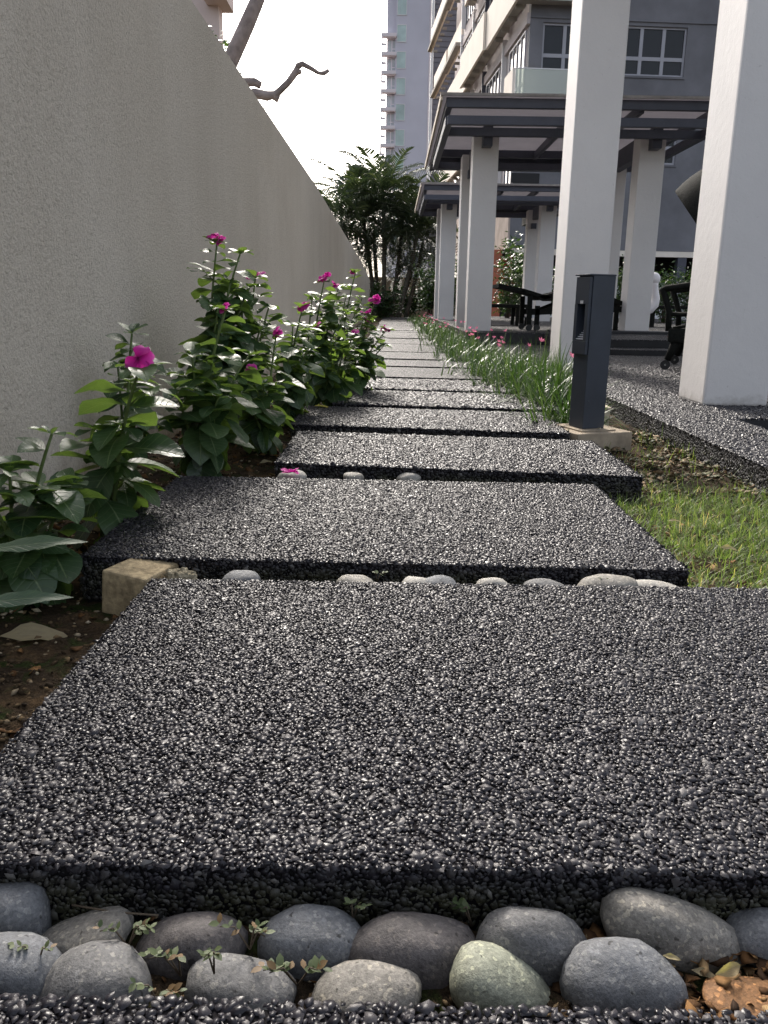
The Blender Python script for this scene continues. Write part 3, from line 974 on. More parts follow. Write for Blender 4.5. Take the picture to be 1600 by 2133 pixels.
def balcony(k, segs, front=None, gl=None):
    z = Z0 + FH * k
    B = part('balcony', M['soffit'], [((s[2] + 0.02, s[0] + .01, z), (s[2] + 0.62 if s[2] > 0.3 else (-0.17 if s[0] > 0 else -0.17), s[1] - .01, z + 0.14)) for s in segs]
             + ([((-0.17, -0.45 + .012, z), (front, -0.003, z + .14))] if front else []))
    for (b0, b1, off) in segs:
        part('parapet', M['cream'], [((off, b0, z - 0.03), (off + 0.08, b1, z + 1.10))], B)
    for (b0, b1, off) in segs:
        for j in range(int((b1 - b0) / 1.0)):
            part('bracket', M['soffit'], [((off + .10, b0 + .5 + j, z - .12), (off + .34, b0 + .58 + j, z - .001))], B)
    if front:
        part('glass_parapet', M['glass_green'], [((-0.44, -0.45, z - .02), (front, -0.435, z + 1.08))], B)
        part('hand_rail', M['white_paint'], [((-0.44, -0.455, z + 1.082), (front, -0.425, z + 1.11))], B)
        part('glass_post', M['cream'], [((aa, -0.43, z + .145), (aa + .06, -0.38, z + 1.08)) for aa in (-0.2, 0.30, 1.05, 1.7)], B)
    if gl:
        for (b, off, dep) in gl:
            part('end_glass', M['glass_green'], [((off + .08, b - .015, z - .02), (off + dep, b + .012, z + 1.06))], B)
    return B


balcony(0, [(-0.45, 0.75, -0.53), (9.0, 16.5, -0.45), (5.2, 7.0, -0.55)], 1.95, [(5.2, -.55, .45)])
balcony(1, [(-0.45, 4.3, -0.53), (4.3, 9.4, -0.62), (9.4, 17.5, -0.40)], 1.95)
balcony(2, [(-0.45, 1.5, -0.53), (1.9, 9.3, -0.56), (14.3, 19.0, 0.08), (19.0, 24.0, 0.02)], 1.95, [(14.3, .08, .6)])
balcony(3, [(-0.45, 4.0, -0.53), (4.0, 9.3, -0.60), (14.0, 19.0, 0.10), (19.0, 26.0, 0.0)], 1.95, [(14.0, .1, .6)])
balcony(4, [(-0.45, 9.0, -0.5), (14.0, 26.0, 0.05)], 1.95)
# podium: stained concrete block over the open car park
part('podium', M['grey_wall'], [((-0.30, -0.06, 2.10), (14, -0.002, 4.3))])
part('podium_side', M['podium'], [((-0.36, -0.06, 2.10), (-0.302, 11.8, 3.9))])
part('podium_beam', M['cream'], [((-0.2, -0.05, 1.93), (5.6, 0.2, 2.095))])
part('carpark_back', M['recess_shade'], [((-0.3, 4.0, -0.1), (14, 4.1, 2.09))])  # shade of the car park put into a near-black back wall
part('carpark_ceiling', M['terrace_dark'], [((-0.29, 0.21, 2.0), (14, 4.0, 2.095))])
part('carpark_pier', M['slate'], [((4.98, -0.03, -0.1), (5.25, 0.2, 1.925))])
part('carpark_column', M['terracotta'], [((-0.62, 0.6, -0.1), (-0.36, 0.9, 2.09))])
part('red_pipe', M['red_paint'], [((-0.20, 0.3, -0.1), (-0.08, 0.42, 2.0)), ((-.34, 1.2, .6), (.25, 1.3, 1.9))])
part('low_white_wall', M['white_paint'], [((0.3, -3.0, -0.1), (12, -2.85, 1.02))])
part('vent_box', M['white_paint'], [((-0.40 + 0.27 * j, -0.26, 4.42), (-0.40 + 0.27 * j + .25, -0.07, 4.62)) for j in range(3)])
part('vent_shade_plate', M['recess_shade'], [((-0.35, -0.09, 3.95), (0.5, -0.063, 4.22))])  # flat black plate on the wall, painted shade of a recess
part('roof_vent_row', M['tower'], [((-0.35 - .35 * j, -1.2, 5.62), (-0.08 - .35 * j, -1.0, 5.80)) for j in range(4)])

# cladding block far behind it
CB = thing('clad_building', 'grey block clad in thin horizontal strips, squeezed beside the pale tower', 'building', (3.0, 76, 0), 0)
b = MB()
b.box((2.95, 76, -0.1), (4.85, 84, 47))
b.build('wall', M['tiles'], CB)
for k in range(116):
    b = MB()
    b.box((2.94, 75.93, 0.4 * k + .06), (4.86, 75.995, 0.4 * k + .40))
    b.build('cladding_strip', M['tiles'], CB)
b = MB()
b.box((2.72, 75.8, -0.1), (2.90, 76.1, 48))
b.build('corner_pipe', M['white_paint'], CB)

# pale tower
TW = thing('tower', 'tall pale lavender tower with green windows and loop shaped ledges', 'tower', (1, 150, 0), 0)
tx = lambda px, py=150: at(px, py, 150).x
zz = lambda py: at(830, py, 150).z
b = MB()
xa, xb = -1.95, 5.05
b.box((-0.55, 150, -0.1), (xb, 162, 70))
b.box((xa, 150.6, -0.1), (-0.551, 162, 70))
b.build('wall', M['tower'], TW)
b = MB()
b.box((xb + .001, 149.9, -.1), (xb + .28, 150.5, 70))
b.build('corner_trim', M['tower_pale'], TW)
for k in range(-7, 4):
    z = zz(307.7) + 2.8 * (k + 7 - 4)
    # ledge and the open frame that sticks out to its left
    L = MB()
    L.box((-2.85, 149.2, z), (-0.35, 150.55, z + .52))
    L.box((-2.85, 149.2, z - 1.35), (-2.62, 149.5, z - .001))
    L.box((-2.619, 149.2, z - 1.35), (-2.0, 149.5, z - 1.0))
    L.build('ledge', M['tower_pale'], TW)
    f = MB()
    x0, x1 = -1.92, -0.40
    zt, zb = z - .12, z - 2.15
    for lo, hi in (((x0, 150.45, zb), (x0 + .09, 150.59, zt)), ((x1 - .09, 150.45, zb), (x1, 150.59, zt)), ((x0 + .09, 150.45, zb), (x1 - .09, 150.59, zb + .1)),
                   ((x0 + .09, 150.45, zt - .1), (x1 - .09, 150.59, zt)), ((-1.16, 150.46, zb + .1), (-1.05, 150.58, zt - .1)), ((-1.049, 150.46, zb + .55), (x1 - .09, 150.58, zb + .66))):
        f.box(lo, hi)
    fo = f.build('window', M['tower_pale'], TW)
    for (p0, p1) in ((x0 + .09, -1.16), (-1.05, x1 - .09)):
        p = MB()
        p.box((p0, 150.5, zb + .1), (p1, 150.55, zt - .1))
        p.build('pane', M['pane_grey'], fo)
for k in range(-4, 9):
    zt = zz(330 / 6.467) - 3.98 * k * 1.0
    if zt < 3:
        continue
    x0, x1 = -0.30, 1.28
    zb = zt - 2.62
    f = MB()
    for lo, hi in (((x0, 149.9, zb), (x0 + .07, 149.998, zt)), ((x1 - .1, 149.9, zb), (x1, 149.998, zt)), ((x0 + .07, 149.9, zb), (x1 - .1, 149.998, zb + .1)), ((x0 + .07, 149.9, zt - .1), (x1 - .1, 149.998, zt))):
        f.box(lo, hi)
    fo = f.build('window', M['white_paint'], TW)
    p = MB()
    p.box((x0 + .07, 149.95, zb + .1), (x1 - .1, 149.99, zt - .1))
    p.build('pane', M['pane_green'], fo)
    p = MB()
    p.box((x0 + .5, 149.94, zb + .1), (x0 + .53, 149.96, zt - .1))
    p.build('glazing_bar', M['pane_grey'], fo)

# pale pink block behind the tree on the left
b = MB()
c0, c1 = at(433, 40, 40), at(456, 40, 40)
PB = thing('pink_building', 'pale pink building corner glimpsed behind the bare tree', 'building', (c0.x, 40, 0))
b.box((c0.x - 6, 40, -0.1), (c1.x, 40.9, 24))
b.build('wall', M['pinkblock'], PB)
b = MB()
z_ = at(460, 3, 39.5).z
b.box((c0.x, 39.2, z_), (at(474, 3, 39.5).x, 41, z_ + .6))
b.build('balcony_slab', M['pinkblock'], PB)
# boundary wall at the end of the garden
b = MB()
b.box((-6.0, 31.5, -0.12), (3.2, 31.7, 1.36))
b.build('end_wall_render', M['concrete'], tag(thing('end_wall', 'low rendered wall closing the garden behind the palms', 'wall', (0, 31.5, 0)), None))

# ------------------------------------------------------------------ leaves and plants


def leaf_mesh(name, W, fold, bend, wave, seed, nu=4, nv=8, tip=0.9, petiole=0.08, lobes=0.0):
    """leaf of length 1 along +Y, upper side +Z, bent down by `bend` radians over its length"""
    rng = random.Random(seed)
    verts, uvs = [], []
    y = z = 0.0
    ph = rng.uniform(0, 6)
    for j in range(nv + 1):
        v = j / nv
        a = -bend * v
        if j:
            y += math.cos(a) / nv
            z += math.sin(a) / nv
        if v < petiole:
            wv = 0.05
        else:
            s = (v - petiole) / (1 - petiole)
            wv = max(0.03, math.sin(math.pi * min(1, s ** tip)) ** 0.72)
            if lobes:
                wv *= 1 + lobes * math.sin(s * 26 + ph)
        if j == nv:
            wv = 0.02
        for i in range(nu + 1):
            u = i / nu * 2 - 1
            x = u * W * wv
            zz_ = z + fold * abs(x) + wave * math.sin(v * 9 + ph + u * 2.2) * wv * abs(u)
            verts.append((x, y, zz_))
            uvs.append((i / nu, v))
    idx = np.arange((nu + 1) * (nv + 1)).reshape(nv + 1, nu + 1)
    q = np.stack([idx[:-1, :-1], idx[:-1, 1:], idx[1:, 1:], idx[1:, :-1]], -1).reshape(-1, 4)
    return np_mesh(name, verts, q, True, uvs)


LEAVES = []
for i in range(9):
    me = leaf_mesh('periwinkle_leaf', random.uniform(.27, .37), random.uniform(.05, .35), random.uniform(.15, 1.15), random.uniform(.01, .05), i, tip=random.uniform(1.0, 1.3))
    me.materials.append(M['leaf'])
    LEAVES.append(me)
LEAF_DROOP = []
for i in range(4):
    me = leaf_mesh('periwinkle_leaf', random.uniform(.26, .34), random.uniform(.0, .2), random.uniform(.5, 1.2), .02, 30 + i, tip=random.uniform(1.0, 1.25))
    me.materials.append(M['leaf'])
    LEAF_DROOP.append(me)


def petal_mesh(seed):
    rng = random.Random(seed)
    verts, uvs = [], []
    nv, nu = 5, 4
    for j in range(nv + 1):
        v = j / nv
        wv = [0.06, 0.26, 0.46, 0.58, 0.55, 0.30][j]
        for i in range(nu + 1):
            u = i / nu * 2 - 1
            y = v * (1 - 0.07 * u * u) if j < nv else 0.98 - 0.10 * (1 - abs(u)) ** 2
            verts.append((u * wv, y, 0.10 * math.sin(v * 2.4) - 0.22 * v * v + 0.07 * u * math.sin(v * 5 + seed) + 0.05 * math.cos(u * 5 + seed) * v - 0.06 * (1 - abs(u)) * v))
            uvs.append((i / nu, v))
    idx = np.arange((nu + 1) * (nv + 1)).reshape(nv + 1, nu + 1)
    q = np.stack([idx[:-1, :-1], idx[:-1, 1:], idx[1:, 1:], idx[1:, :-1]], -1).reshape(-1, 4)
    return verts, q, uvs


PETALS = []
for s in range(3):
    v_, q_, u_ = petal_mesh(s)
    me = np_mesh('petal', v_, q_, True, u_)
    me.materials.append(M['petal'])
    PETALS.append(me)
# whole flower in one mesh for the distant blooms
vv, qq, uu = [], [], []
for k in range(5):
    v_, q_, u_ = petal_mesh(k)
    Rm = Matrix.Rotation(k * 2 * math.pi / 5, 3, 'Z') @ Matrix.Rotation(-0.2 + 0.15 * (k % 2), 3, 'X')
    qq.append(np.array(q_) + len(vv))
    vv += [tuple(Rm @ Vector(p)) for p in v_]
    uu += u_
FLOWER_ME = np_mesh('flower', vv, np.concatenate(qq), True, uu)
FLOWER_ME.materials.append(M['petal'])
b = MB()
b.tube([(0, 0, -.55), (0, 0, -.2), (0, 0, 0.02)], [.06, .07, .10], 6)
TUBE_ME_OB = b.build('flower_tube', M['petal'])
TUBE_ME = TUBE_ME_OB.data
bpy.data.objects.remove(TUBE_ME_OB)


def put(name, me, parent, loc, rot, scale, kind=None):
    """place a shared mesh under a thing; loc is in world coordinates"""
    o = bpy.data.objects.new(name, me)
    COL.objects.link(o)
    if parent is not None:
        o.parent = parent
        loc = Vector(loc) - ORIGIN[parent.name]
    o.location = loc
    o.rotation_euler = rot
    o.scale = (scale, scale, scale) if not hasattr(scale, '__len__') else scale
    return o


def leaf_rot(az, elev, roll=0.0):
    """leaf pointing towards azimuth az (0 = +Y, clockwise positive), raised by elev"""
    return (Matrix.Rotation(-az, 4, 'Z') @ Matrix.Rotation(elev, 4, 'X') @ Matrix.Rotation(roll, 4, 'Y')).to_euler()


def bloom(root, p, size, rng, big=False, face=None):
    tilt = rng.uniform(0.3, 1.0) if not big else 0.95
    az = face if face is not None else rng.uniform(-math.pi, math.pi)
    Rm = Matrix.Rotation(-az, 4, 'Z') @ Matrix.Rotation(-tilt, 4, 'X') @ Matrix.Rotation(rng.uniform(0, 6), 4, 'Z')
    if not big:
        put('flower', FLOWER_ME, root, p, Rm.to_euler(), size)
        return
    f = put('flower', TUBE_ME, root, p, Rm.to_euler(), 1.0)
    f.scale = (size, size, size)
    ORIGIN[f.name] = Vector((0, 0, 0))
    for k in range(5):
        o = bpy.data.objects.new('petal', PETALS[k % 3])
        COL.objects.link(o)
        o.parent = f
        o.rotation_euler = (Matrix.Rotation(k * 2 * math.pi / 5, 4, 'Z') @ Matrix.Rotation(rng.uniform(-.45, .1), 4, 'X')).to_euler()


def stem_pts(base, top, rng, n=9, sag=0.0):
    base, top = Vector(base), Vector(top)
    mid = base.lerp(top, 0.5)
    mid.z += 0.08 * (top - base).length
    mid.x = mid.x * 0.6 + base.x * 0.4 + rng.uniform(-.01, .01)
    mid.y = mid.y * 0.6 + base.y * 0.4
    return [((1 - t) ** 2) * base + 2 * t * (1 - t) * mid + t * t * top for t in [i / n for i in range(n + 1)]]


def periwinkle(label, base, stems, leaf=0.075, seed=0, big=False):
    rng = random.Random(seed)
    base = Vector((base[0], base[1], soil_h(base[0], base[1]) - 0.005))
    root = thing('periwinkle_plant', label, 'flowering plant', base, 0, 'pink periwinkles along the wall')
    for (top, nfl, opt) in stems:
        start = base + Vector((rng.uniform(-.02, .02), rng.uniform(-.02, .02), 0))
        pts = stem_pts(start, top, rng)
        L = sum((b_ - a_).length for a_, b_ in zip(pts, pts[1:]))
        b = MB()
        r0 = 0.0035 + 0.006 * min(L, .5)
        b.tube(pts, [r0 * (1 - 0.55 * i / (len(pts) - 1)) for i in range(len(pts))], 7)
        b.build('stem', M['stem'], root, True)
        npair = max(5, int(L / 0.036))
        az0 = rng.uniform(0, math.pi)
        for k in range(npair):
            t = 0.14 + 0.86 * k / (npair - 1)
            f = t * (len(pts) - 1)
            i0 = min(int(f), len(pts) - 2)
            p = pts[i0].lerp(pts[i0 + 1], f - i0)
            top_part = t > 0.97
            for side in (0, 1):
                if rng.random() < (0.08 if t > .3 else 0.45):
                    continue
                az = az0 + k * (math.pi / 2 + rng.uniform(-.25, .25)) + side * math.pi + rng.uniform(-.3, .3)
                # keep leaves off the wall
                if p.x + math.sin(az) * leaf < -0.83:
                    az = -az
                el = -0.75 + 1.15 * t + rng.uniform(-.3, .3)
                sz = leaf * (0.95 + 0.5 * math.sin(math.pi * min(1, t * 1.02))) * rng.uniform(.75, 1.15)
                if t > .86:
                    sz *= 0.72
                me = rng.choice(LEAF_DROOP if t < .45 else LEAVES)
                put('leaf', me, root, p, leaf_rot(az, el, rng.uniform(-.45, .45)), sz)
            # axillary shoot of small leaves
            if 0.3 < t < 0.85 and rng.random() < 0.38:
                az = rng.uniform(-math.pi, math.pi)
                d = Vector((math.sin(az), math.cos(az), 0.9)).normalized() * rng.uniform(.02, .06)
                for j in range(4):
                    put('leaf', rng.choice(LEAVES), root, p + d, leaf_rot(az + j * 1.6, rng.uniform(-.4, .6)), leaf * rng.uniform(.5, .9))
                bb = MB()
                bb.tube([p, p + d], [.0022, .0016], 5)
                bb.build('shoot', M['stem'], root, True)
        tp = pts[-1]
        for j in range(4):
            put('leaf', rng.choice(LEAVES), root, tp, leaf_rot(az0 + j * 1.57 + rng.uniform(-.3, .3), rng.uniform(.1, .8)), leaf * rng.uniform(.4, .75))
        for j in range(nfl):
            off = Vector((rng.uniform(-.02, .02), rng.uniform(-.02, .01), 0.012 + 0.008 * j)) if not big else Vector((0, -0.01, 0.018))
            bloom(root, tp + off, rng.uniform(.018, .024) if not big else 0.031, rng, big, opt)
        if nfl == 0:
            for j in range(2):
                put('leaf', LEAVES[0], root, tp, leaf_rot(rng.uniform(0, 6), 1.15), leaf * .3)
    return root


PI = math.pi
periwinkle('leafy periwinkle without flowers, nearest the camera at the left edge', (-0.655, 1.37),
           [(at(108, 905, 1.36), 0, None), (at(20, 985, 1.30), 0, None), (at(75, 1040, 1.33), 0, None), (at(150, 1010, 1.40), 0, None), (at(-30, 1030, 1.25), 0, None)], 0.082, 1)
periwinkle('periwinkle leaning right with one large drooping magenta bloom over a broad pale leaf', (-0.635, 1.72),
           [(at(292, 765, 1.60), 1, PI + .2), (at(215, 900, 1.66), 0, None), (at(250, 905, 1.75), 0, None)], 0.094, 2, big=True)
periwinkle('budding periwinkle without open flowers, close to the wall behind the large bloom', (-0.72, 2.2),
           [(at(275, 695, 2.2), 0, None), (at(245, 760, 2.25), 0, None)], 0.082, 3)
periwinkle('bushy periwinkle with broad drooping dark leaves and one flower facing the wall', (-0.56, 2.35),
           [(at(470, 648, 2.35), 1, -1.2), (at(400, 740, 2.25), 0, None), (at(440, 760, 2.3), 0, None), (at(365, 810, 2.15), 0, None), (at(520, 740, 2.45), 0, None), (at(455, 830, 2.2), 0, None)], 0.092, 4)
periwinkle('tallest periwinkle, pressed to the wall with dark magenta flowers on top', (-0.67, 2.85),
           [(at(452, 508, 2.82), 3, -1.4), (at(500, 530, 2.85), 0, None), (at(480, 590, 2.8), 0, None), (at(455, 640, 2.75), 0, None), (at(520, 600, 2.85), 0, None)], 0.088, 5)
periwinkle('periwinkle with pink flowers peeping through its upper leaves beside the tallest one', (-0.56, 3.0),
           [(at(532, 580, 3.0), 2, None), (at(508, 612, 2.9), 1, None), (at(560, 640, 3.0), 0, None), (at(540, 690, 2.9), 0, None)], 0.088, 6)
periwinkle('low periwinkle with star shaped pink flower near the bare soil', (-0.43, 2.75),
           [(at(532, 775, 2.6), 1, PI), (at(575, 700, 2.85), 2, None), (at(550, 800, 2.6), 0, None), (at(500, 820, 2.55), 0, None)], 0.086, 7)
periwinkle('periwinkle with a single bloom above a crumpled dark bud, middle of the bed', (-0.44, 3.4),
           [(at(630, 645, 3.3), 2, PI + .4), (at(662, 682, 3.5), 1, None), (at(600, 740, 3.2), 0, None), (at(640, 730, 3.3), 0, None), (at(610, 680, 3.4), 0, None)], 0.082, 8)
periwinkle('periwinkle topped by a tight cluster of several magenta flowers', (-0.40, 3.95),
           [(at(675, 588, 3.9), 4, None), (at(705, 600, 4.0), 2, None), (at(650, 625, 3.9), 0, None), (at(690, 640, 3.9), 0, None), (at(720, 650, 4.0), 0, None)], 0.080, 9)
periwinkle('slim periwinkle with one flower standing highest against the wall end', (-0.32, 4.6),
           [(at(740, 570, 4.5), 1, PI), (at(720, 620, 4.5), 0, None), (at(755, 620, 4.6), 0, None)], 0.07, 10)
periwinkle('periwinkle spreading over the path with flowers at three heights', (-0.22, 4.4),
           [(at(780, 630, 4.4), 3, None), (at(760, 655, 4.35), 2, None), (at(803, 690, 4.3), 2, None), (at(770, 670, 4.4), 1, None), (at(800, 720, 4.25), 0, None), (at(745, 720, 4.3), 0, None)], 0.078, 11)
periwinkle('compact periwinkle with one bloom and a yellow leaf at its foot', (-0.28, 3.95),
           [(at(737, 694, 3.8), 1, PI), (at(715, 735, 3.75), 0, None), (at(690, 720, 3.8), 0, None), (at(745, 745, 3.85), 0, None), (at(675, 760, 3.7), 0, None)], 0.080, 12)

# weed with long wavy leaves beside the path's edge
wd = leaf_mesh('wavy_leaf', 0.085, 0.12, 0.35, 0.02, 77, 4, 14, 0.8, 0.02, 0.10)
wd.materials.append(M['weedleaf'])
p0 = at(-45, 1150, 1.10)
root = thing('sow_thistle', 'weed with two long wavy grey-green leaves reaching in at left edge', 'weed', (p0.x, p0.y, soil_h(p0.x, p0.y)))
d = at(185, 1160, 1.14) - p0
put('leaf', wd, root, p0, leaf_rot(math.atan2(d.x, d.y), 0.18, 0.5), d.length)
p1 = at(-70, 1262, 1.02)
d = at(150, 1300, 1.06) - p1
put('leaf', wd, root, p1, leaf_rot(math.atan2(d.x, d.y), 0.12, 0.55), d.length)
b = MB()
b.tube([(p0.x, p0.y, soil_h(p0.x, p0.y) - .01), p0.lerp(p1, .3), p0], [.004, .004, .003], 6)
b.tube([(p0.x, p0.y, soil_h(p0.x, p0.y) - .01), p1], [.004, .003], 6)
b.build('stem', M['stem'], root, True)


def toned(name, V, F, tone, mat, parent=None, kind='stuff', smooth=True):
    me = np_mesh(name, V, F, smooth)
    me.attributes.new('tone', 'FLOAT', 'POINT').data.foreach_set('value', np.asarray(tone, np.float32))
    return link(name, me, mat, parent, kind)


def blades(n, posf, hmin, hmax, wid, lean, seed, tonef=None, seg=4, droop=1.0, azf=None):
    """n grass blades as narrow strips; returns arrays"""
    rng = np.random.default_rng(seed)
    P = np.array([posf(rng) for _ in range(n)])
    h = rng.uniform(hmin, hmax, n)
    az = rng.uniform(0, 2 * np.pi, n) if azf is None else np.array([azf(rng, p) for p in P])
    ln = np.abs(rng.normal(lean, lean * .45, n))
    cv = rng.uniform(.3, 1.3, n) * droop
    w = wid * rng.uniform(.7, 1.3, n)
    V = []
    x, z = np.zeros(n), np.zeros(n)
    ang = ln * 0.3
    for k in range(seg + 1):
        s = k / seg
        ww = w * (1 - s ** 2.2) + wid * .05
        cx, cy = np.cos(az), np.sin(az)
        px, py, pz = P[:, 0] + x * cx, P[:, 1] + x * cy, P[:, 2] + z
        V.append(np.stack([px - cy * ww, py + cx * ww, pz], 1))
        V.append(np.stack([px + cy * ww, py - cx * ww, pz], 1))
        ang = ang + cv * ln / seg * 1.6
        x = x + np.sin(ang) * h / seg
        z = z + np.cos(ang) * h / seg
    V = np.stack(V, 1)                                  # n, 2(seg+1), 3
    f = []
    for k in range(seg):
        f.append((2 * k, 2 * k + 1, 2 * k + 3, 2 * k + 2))
    F = (np.array(f)[None] + (np.arange(n) * 2 * (seg + 1))[:, None, None]).reshape(-1, 4)
    tone = rng.uniform(0, 1, n) if tonef is None else np.array([tonef(rng, p) for p in P])
    return V.reshape(-1, 3), F, np.repeat(tone, 2 * (seg + 1))


# lawn patch on the right
def lawn_pos(rng):
    while True:
        x, y = rng.uniform(.56, 1.12), rng.uniform(1.15, 2.42)
        if x < 0.70 and y > 2.18:
            continue
        dens = 1.0 if y > 1.55 else 0.45
        dens *= 0.35 + 0.9 * max(0, mnoise.noise((x * 7, y * 7, 2)) + .45)
        if y > 2.25:
            dens *= max(0, (2.5 - y) / .25) * .6
        if rng.random() < dens:
            return (x, y, soil_h(x, y) - .004)


def lawn_tone(rng, p):
    dry = .25 + max(0, (1.6 - p[1]) / .4)
    return min(1, rng.uniform(0, .72) + (rng.random() < dry * .55) * .4)


V, F, T = blades(12000, lawn_pos, .018, .058, .0010, 1.0, 3, lawn_tone)
toned('lawn_grass', V, F, T, M['lawn'])


def sparse_pos(rng):
    x, y = rng.uniform(.70, 1.12), rng.uniform(2.3, 3.4)
    return (x, y, soil_h(x, y) - .004)


V, F, T = blades(260, sparse_pos, .02, .09, .001, 0.7, 8, lambda r, p: r.uniform(0, .8))
toned('sparse_grass', V, F, T, M['lawn'])


def scatter(name, n, posf, smin, smax, mat, seed, flat=0.25, tonef=None, curl=0.0):
    """n little crumbs or curled leaf pieces joined into one piece of stuff"""
    rng = np.random.default_rng(seed)
    k = 6
    ang = np.arange(k) * 2 * np.pi / k
    P = np.array([posf(rng) for _ in range(n)])
    s = rng.uniform(smin, smax, n) * rng.choice([.6, 1, 1, 1.3], n)
    el = rng.uniform(.45, 1.0, n)
    V = np.zeros((n, k + 2, 3))
    for i in range(k):
        rr_ = rng.uniform(.7, 1.15, n)
        V[:, i, 0] = np.cos(ang[i]) * rr_
        V[:, i, 1] = np.sin(ang[i]) * rr_ * el
        V[:, i, 2] = curl * (np.cos(ang[i]) ** 2) * rng.uniform(.2, 1, n)
    V[:, k, 2] = flat * rng.uniform(.5, 1.2, n)
    V[:, k + 1, 2] = -flat
    V *= s[:, None, None]
    a, bt, th = rng.normal(0, .4, n), rng.normal(0, .4, n), rng.uniform(0, 6.28, n)
    x, y, z = V[..., 0], V[..., 1], V[..., 2]
    y, z = y * np.cos(a)[:, None] - z * np.sin(a)[:, None], y * np.sin(a)[:, None] + z * np.cos(a)[:, None]
    x, z = x * np.cos(bt)[:, None] + z * np.sin(bt)[:, None], -x * np.sin(bt)[:, None] + z * np.cos(bt)[:, None]
    x, y = x * np.cos(th)[:, None] - y * np.sin(th)[:, None], x * np.sin(th)[:, None] + y * np.cos(th)[:, None]
    W = np.stack([x, y, z], -1) + P[:, None, :]
    f = []
    for i in range(k):
        j = (i + 1) % k
        f += [(i, j, k), (j, i, k + 1)]
    F = (np.array(f)[None] + (np.arange(n) * (k + 2))[:, None, None]).reshape(-1, 3)
    tone = rng.uniform(0, 1, n) if tonef is None else np.array([tonef(rng, p) for p in P])
    return toned(name, W.reshape(-1, 3), F, np.repeat(tone, k + 2), mat, smooth=False)


def bed_pos(rng):
    while True:
        x, y = rng.uniform(-.84, -.25), .75 + 4.5 * rng.random() ** 1.6
        if any(s[0] - .0 < x and s[2] - .02 < y < s[3] + .02 for s in SLABS[:9]):
            continue
        return (x, y, soil_h(x, y) + .001)


def right_pos(rng):
    x, y = rng.uniform(.56, 1.12), rng.uniform(1.1, 3.6)
    return (x, y, soil_h(x, y) + .001)


def gap_pos(y0, y1, x0=-.5, x1=.55):
    def f(rng):
        x, y = rng.uniform(x0, x1), rng.uniform(y0, y1)
        return (x, y, soil_h(x, y) + .002)
    return f


scatter('soil_crumbs', 5200, bed_pos, .0025, .0075, M['gravel'], 21, .5)
scatter('dry_leaf_litter', 420, bed_pos, .006, .016, M['dryleaf'], 22, .06, curl=.4)
scatter('soil_crumbs', 1500, right_pos, .002, .006, M['gravel'], 23, .5)
scatter('dry_leaf_litter', 420, right_pos, .005, .013, M['dryleaf'], 24, .06, curl=.4)
scatter('soil_crumbs', 900, gap_pos(.45, .58), .0018, .005, M['gravel'], 25, .5)
scatter('dry_leaf_litter', 520, lambda r: (r.uniform(.22, .42), r.uniform(.46, .575), -.062 + r.uniform(0, .014)), .003, .009, M['dryleaf'], 26, .06, curl=.5)
scatter('dry_leaf_litter', 160, gap_pos(.45, .58), .003, .009, M['dryleaf'], 27, .06, curl=.5)


def creep_pos(rng):
    while True:
        x, y = rng.uniform(.68, 1.11), rng.uniform(2.28, 3.5)
        if mnoise.noise((x * 6, y * 6, 9)) > -.25:
            return (x, y, soil_h(x, y) + rng.uniform(.004, .02))


scatter('creeping_groundcover', 1500, creep_pos, .006, .014, M['creeper'], 31, .12, curl=.5)

# rain lilies: two clumps by the bollard one can pick out, the rest a continuous border
FL6 = []
b = MB()
for k in range(6):
    a0 = k * PI / 3
    p = lambda r, da, z: (r * math.cos(a0 + da), r * math.sin(a0 + da), z)
    vs = [b.bm.verts.new(p(*q_)) for q_ in ((.05, 0, 0), (.45, .42, .55), (.95, 0, .80), (.45, -.42, .55))]
    b.bm.faces.new(vs)
LILY_OB = b.build('flower', M['pinkflower'])
LILY_ME = LILY_OB.data
bpy.data.objects.remove(LILY_OB)
LILY_ME.attributes.new('tone', 'FLOAT', 'POINT').data.foreach_set('value', np.array([(i * .37) % 1 for i in range(len(LILY_ME.vertices))], np.float32))


def lily_flower(root, p, h, rng, size=.024):
    tip = p + Vector((rng.uniform(-.04, .04), rng.uniform(-.05, .05), h))
    b = MB()
    b.tube([p, p.lerp(tip, .5) + Vector((0, 0, .02)), tip], [.0016, .0014, .0012], 5)
    b.build('flower_stalk', M['stem'], root, True)
    o = put('flower', LILY_ME, root, tip, (rng.uniform(-.7, .7), rng.uniform(-.7, .7), rng.uniform(0, 6)), size)


def lily_clump(label, x, y, n, h, seed):
    root = thing('rain_lily', label, 'plant', (x, y, soil_h(x, y)), 0, 'rain lilies edging the path')
    V, F, T = blades(n, lambda r: (x - .03 + r.normal(0, .06), y + r.normal(0, .08), soil_h(x, y)), h * .6, h * 1.25, .0038, 1.15, seed, seg=6, droop=1.5)
    V = V - np.array(root.location)
    toned('blade_tuft', V, F, T, M['lily'], root)
    return root


rng_ = random.Random(9)
r1 = lily_clump('strappy grass-like clump touching the side of the dark bollard light', .74, 3.38, 330, .30, 41)
r2 = lily_clump('broad arching grass-like clump just behind the bollard, spilling over the slabs', .80, 3.95, 420, .36, 42)
r4 = lily_clump('low dense grass-like clump at the slab edge before the white pillar', .70, 4.25, 360, .28, 45)
r3 = lily_clump('third grass-like clump with pale curling blades before the white pillar', .78, 4.6, 420, .35, 43)
p = at(1190, 770, 3.5)
lily_flower(r1, Vector((p.x, 3.5, -.05)), .29, rng_)
p = at(1130, 770, 3.9)
lily_flower(r2, Vector((p.x, 3.95, -.05)), .33, rng_, .02)


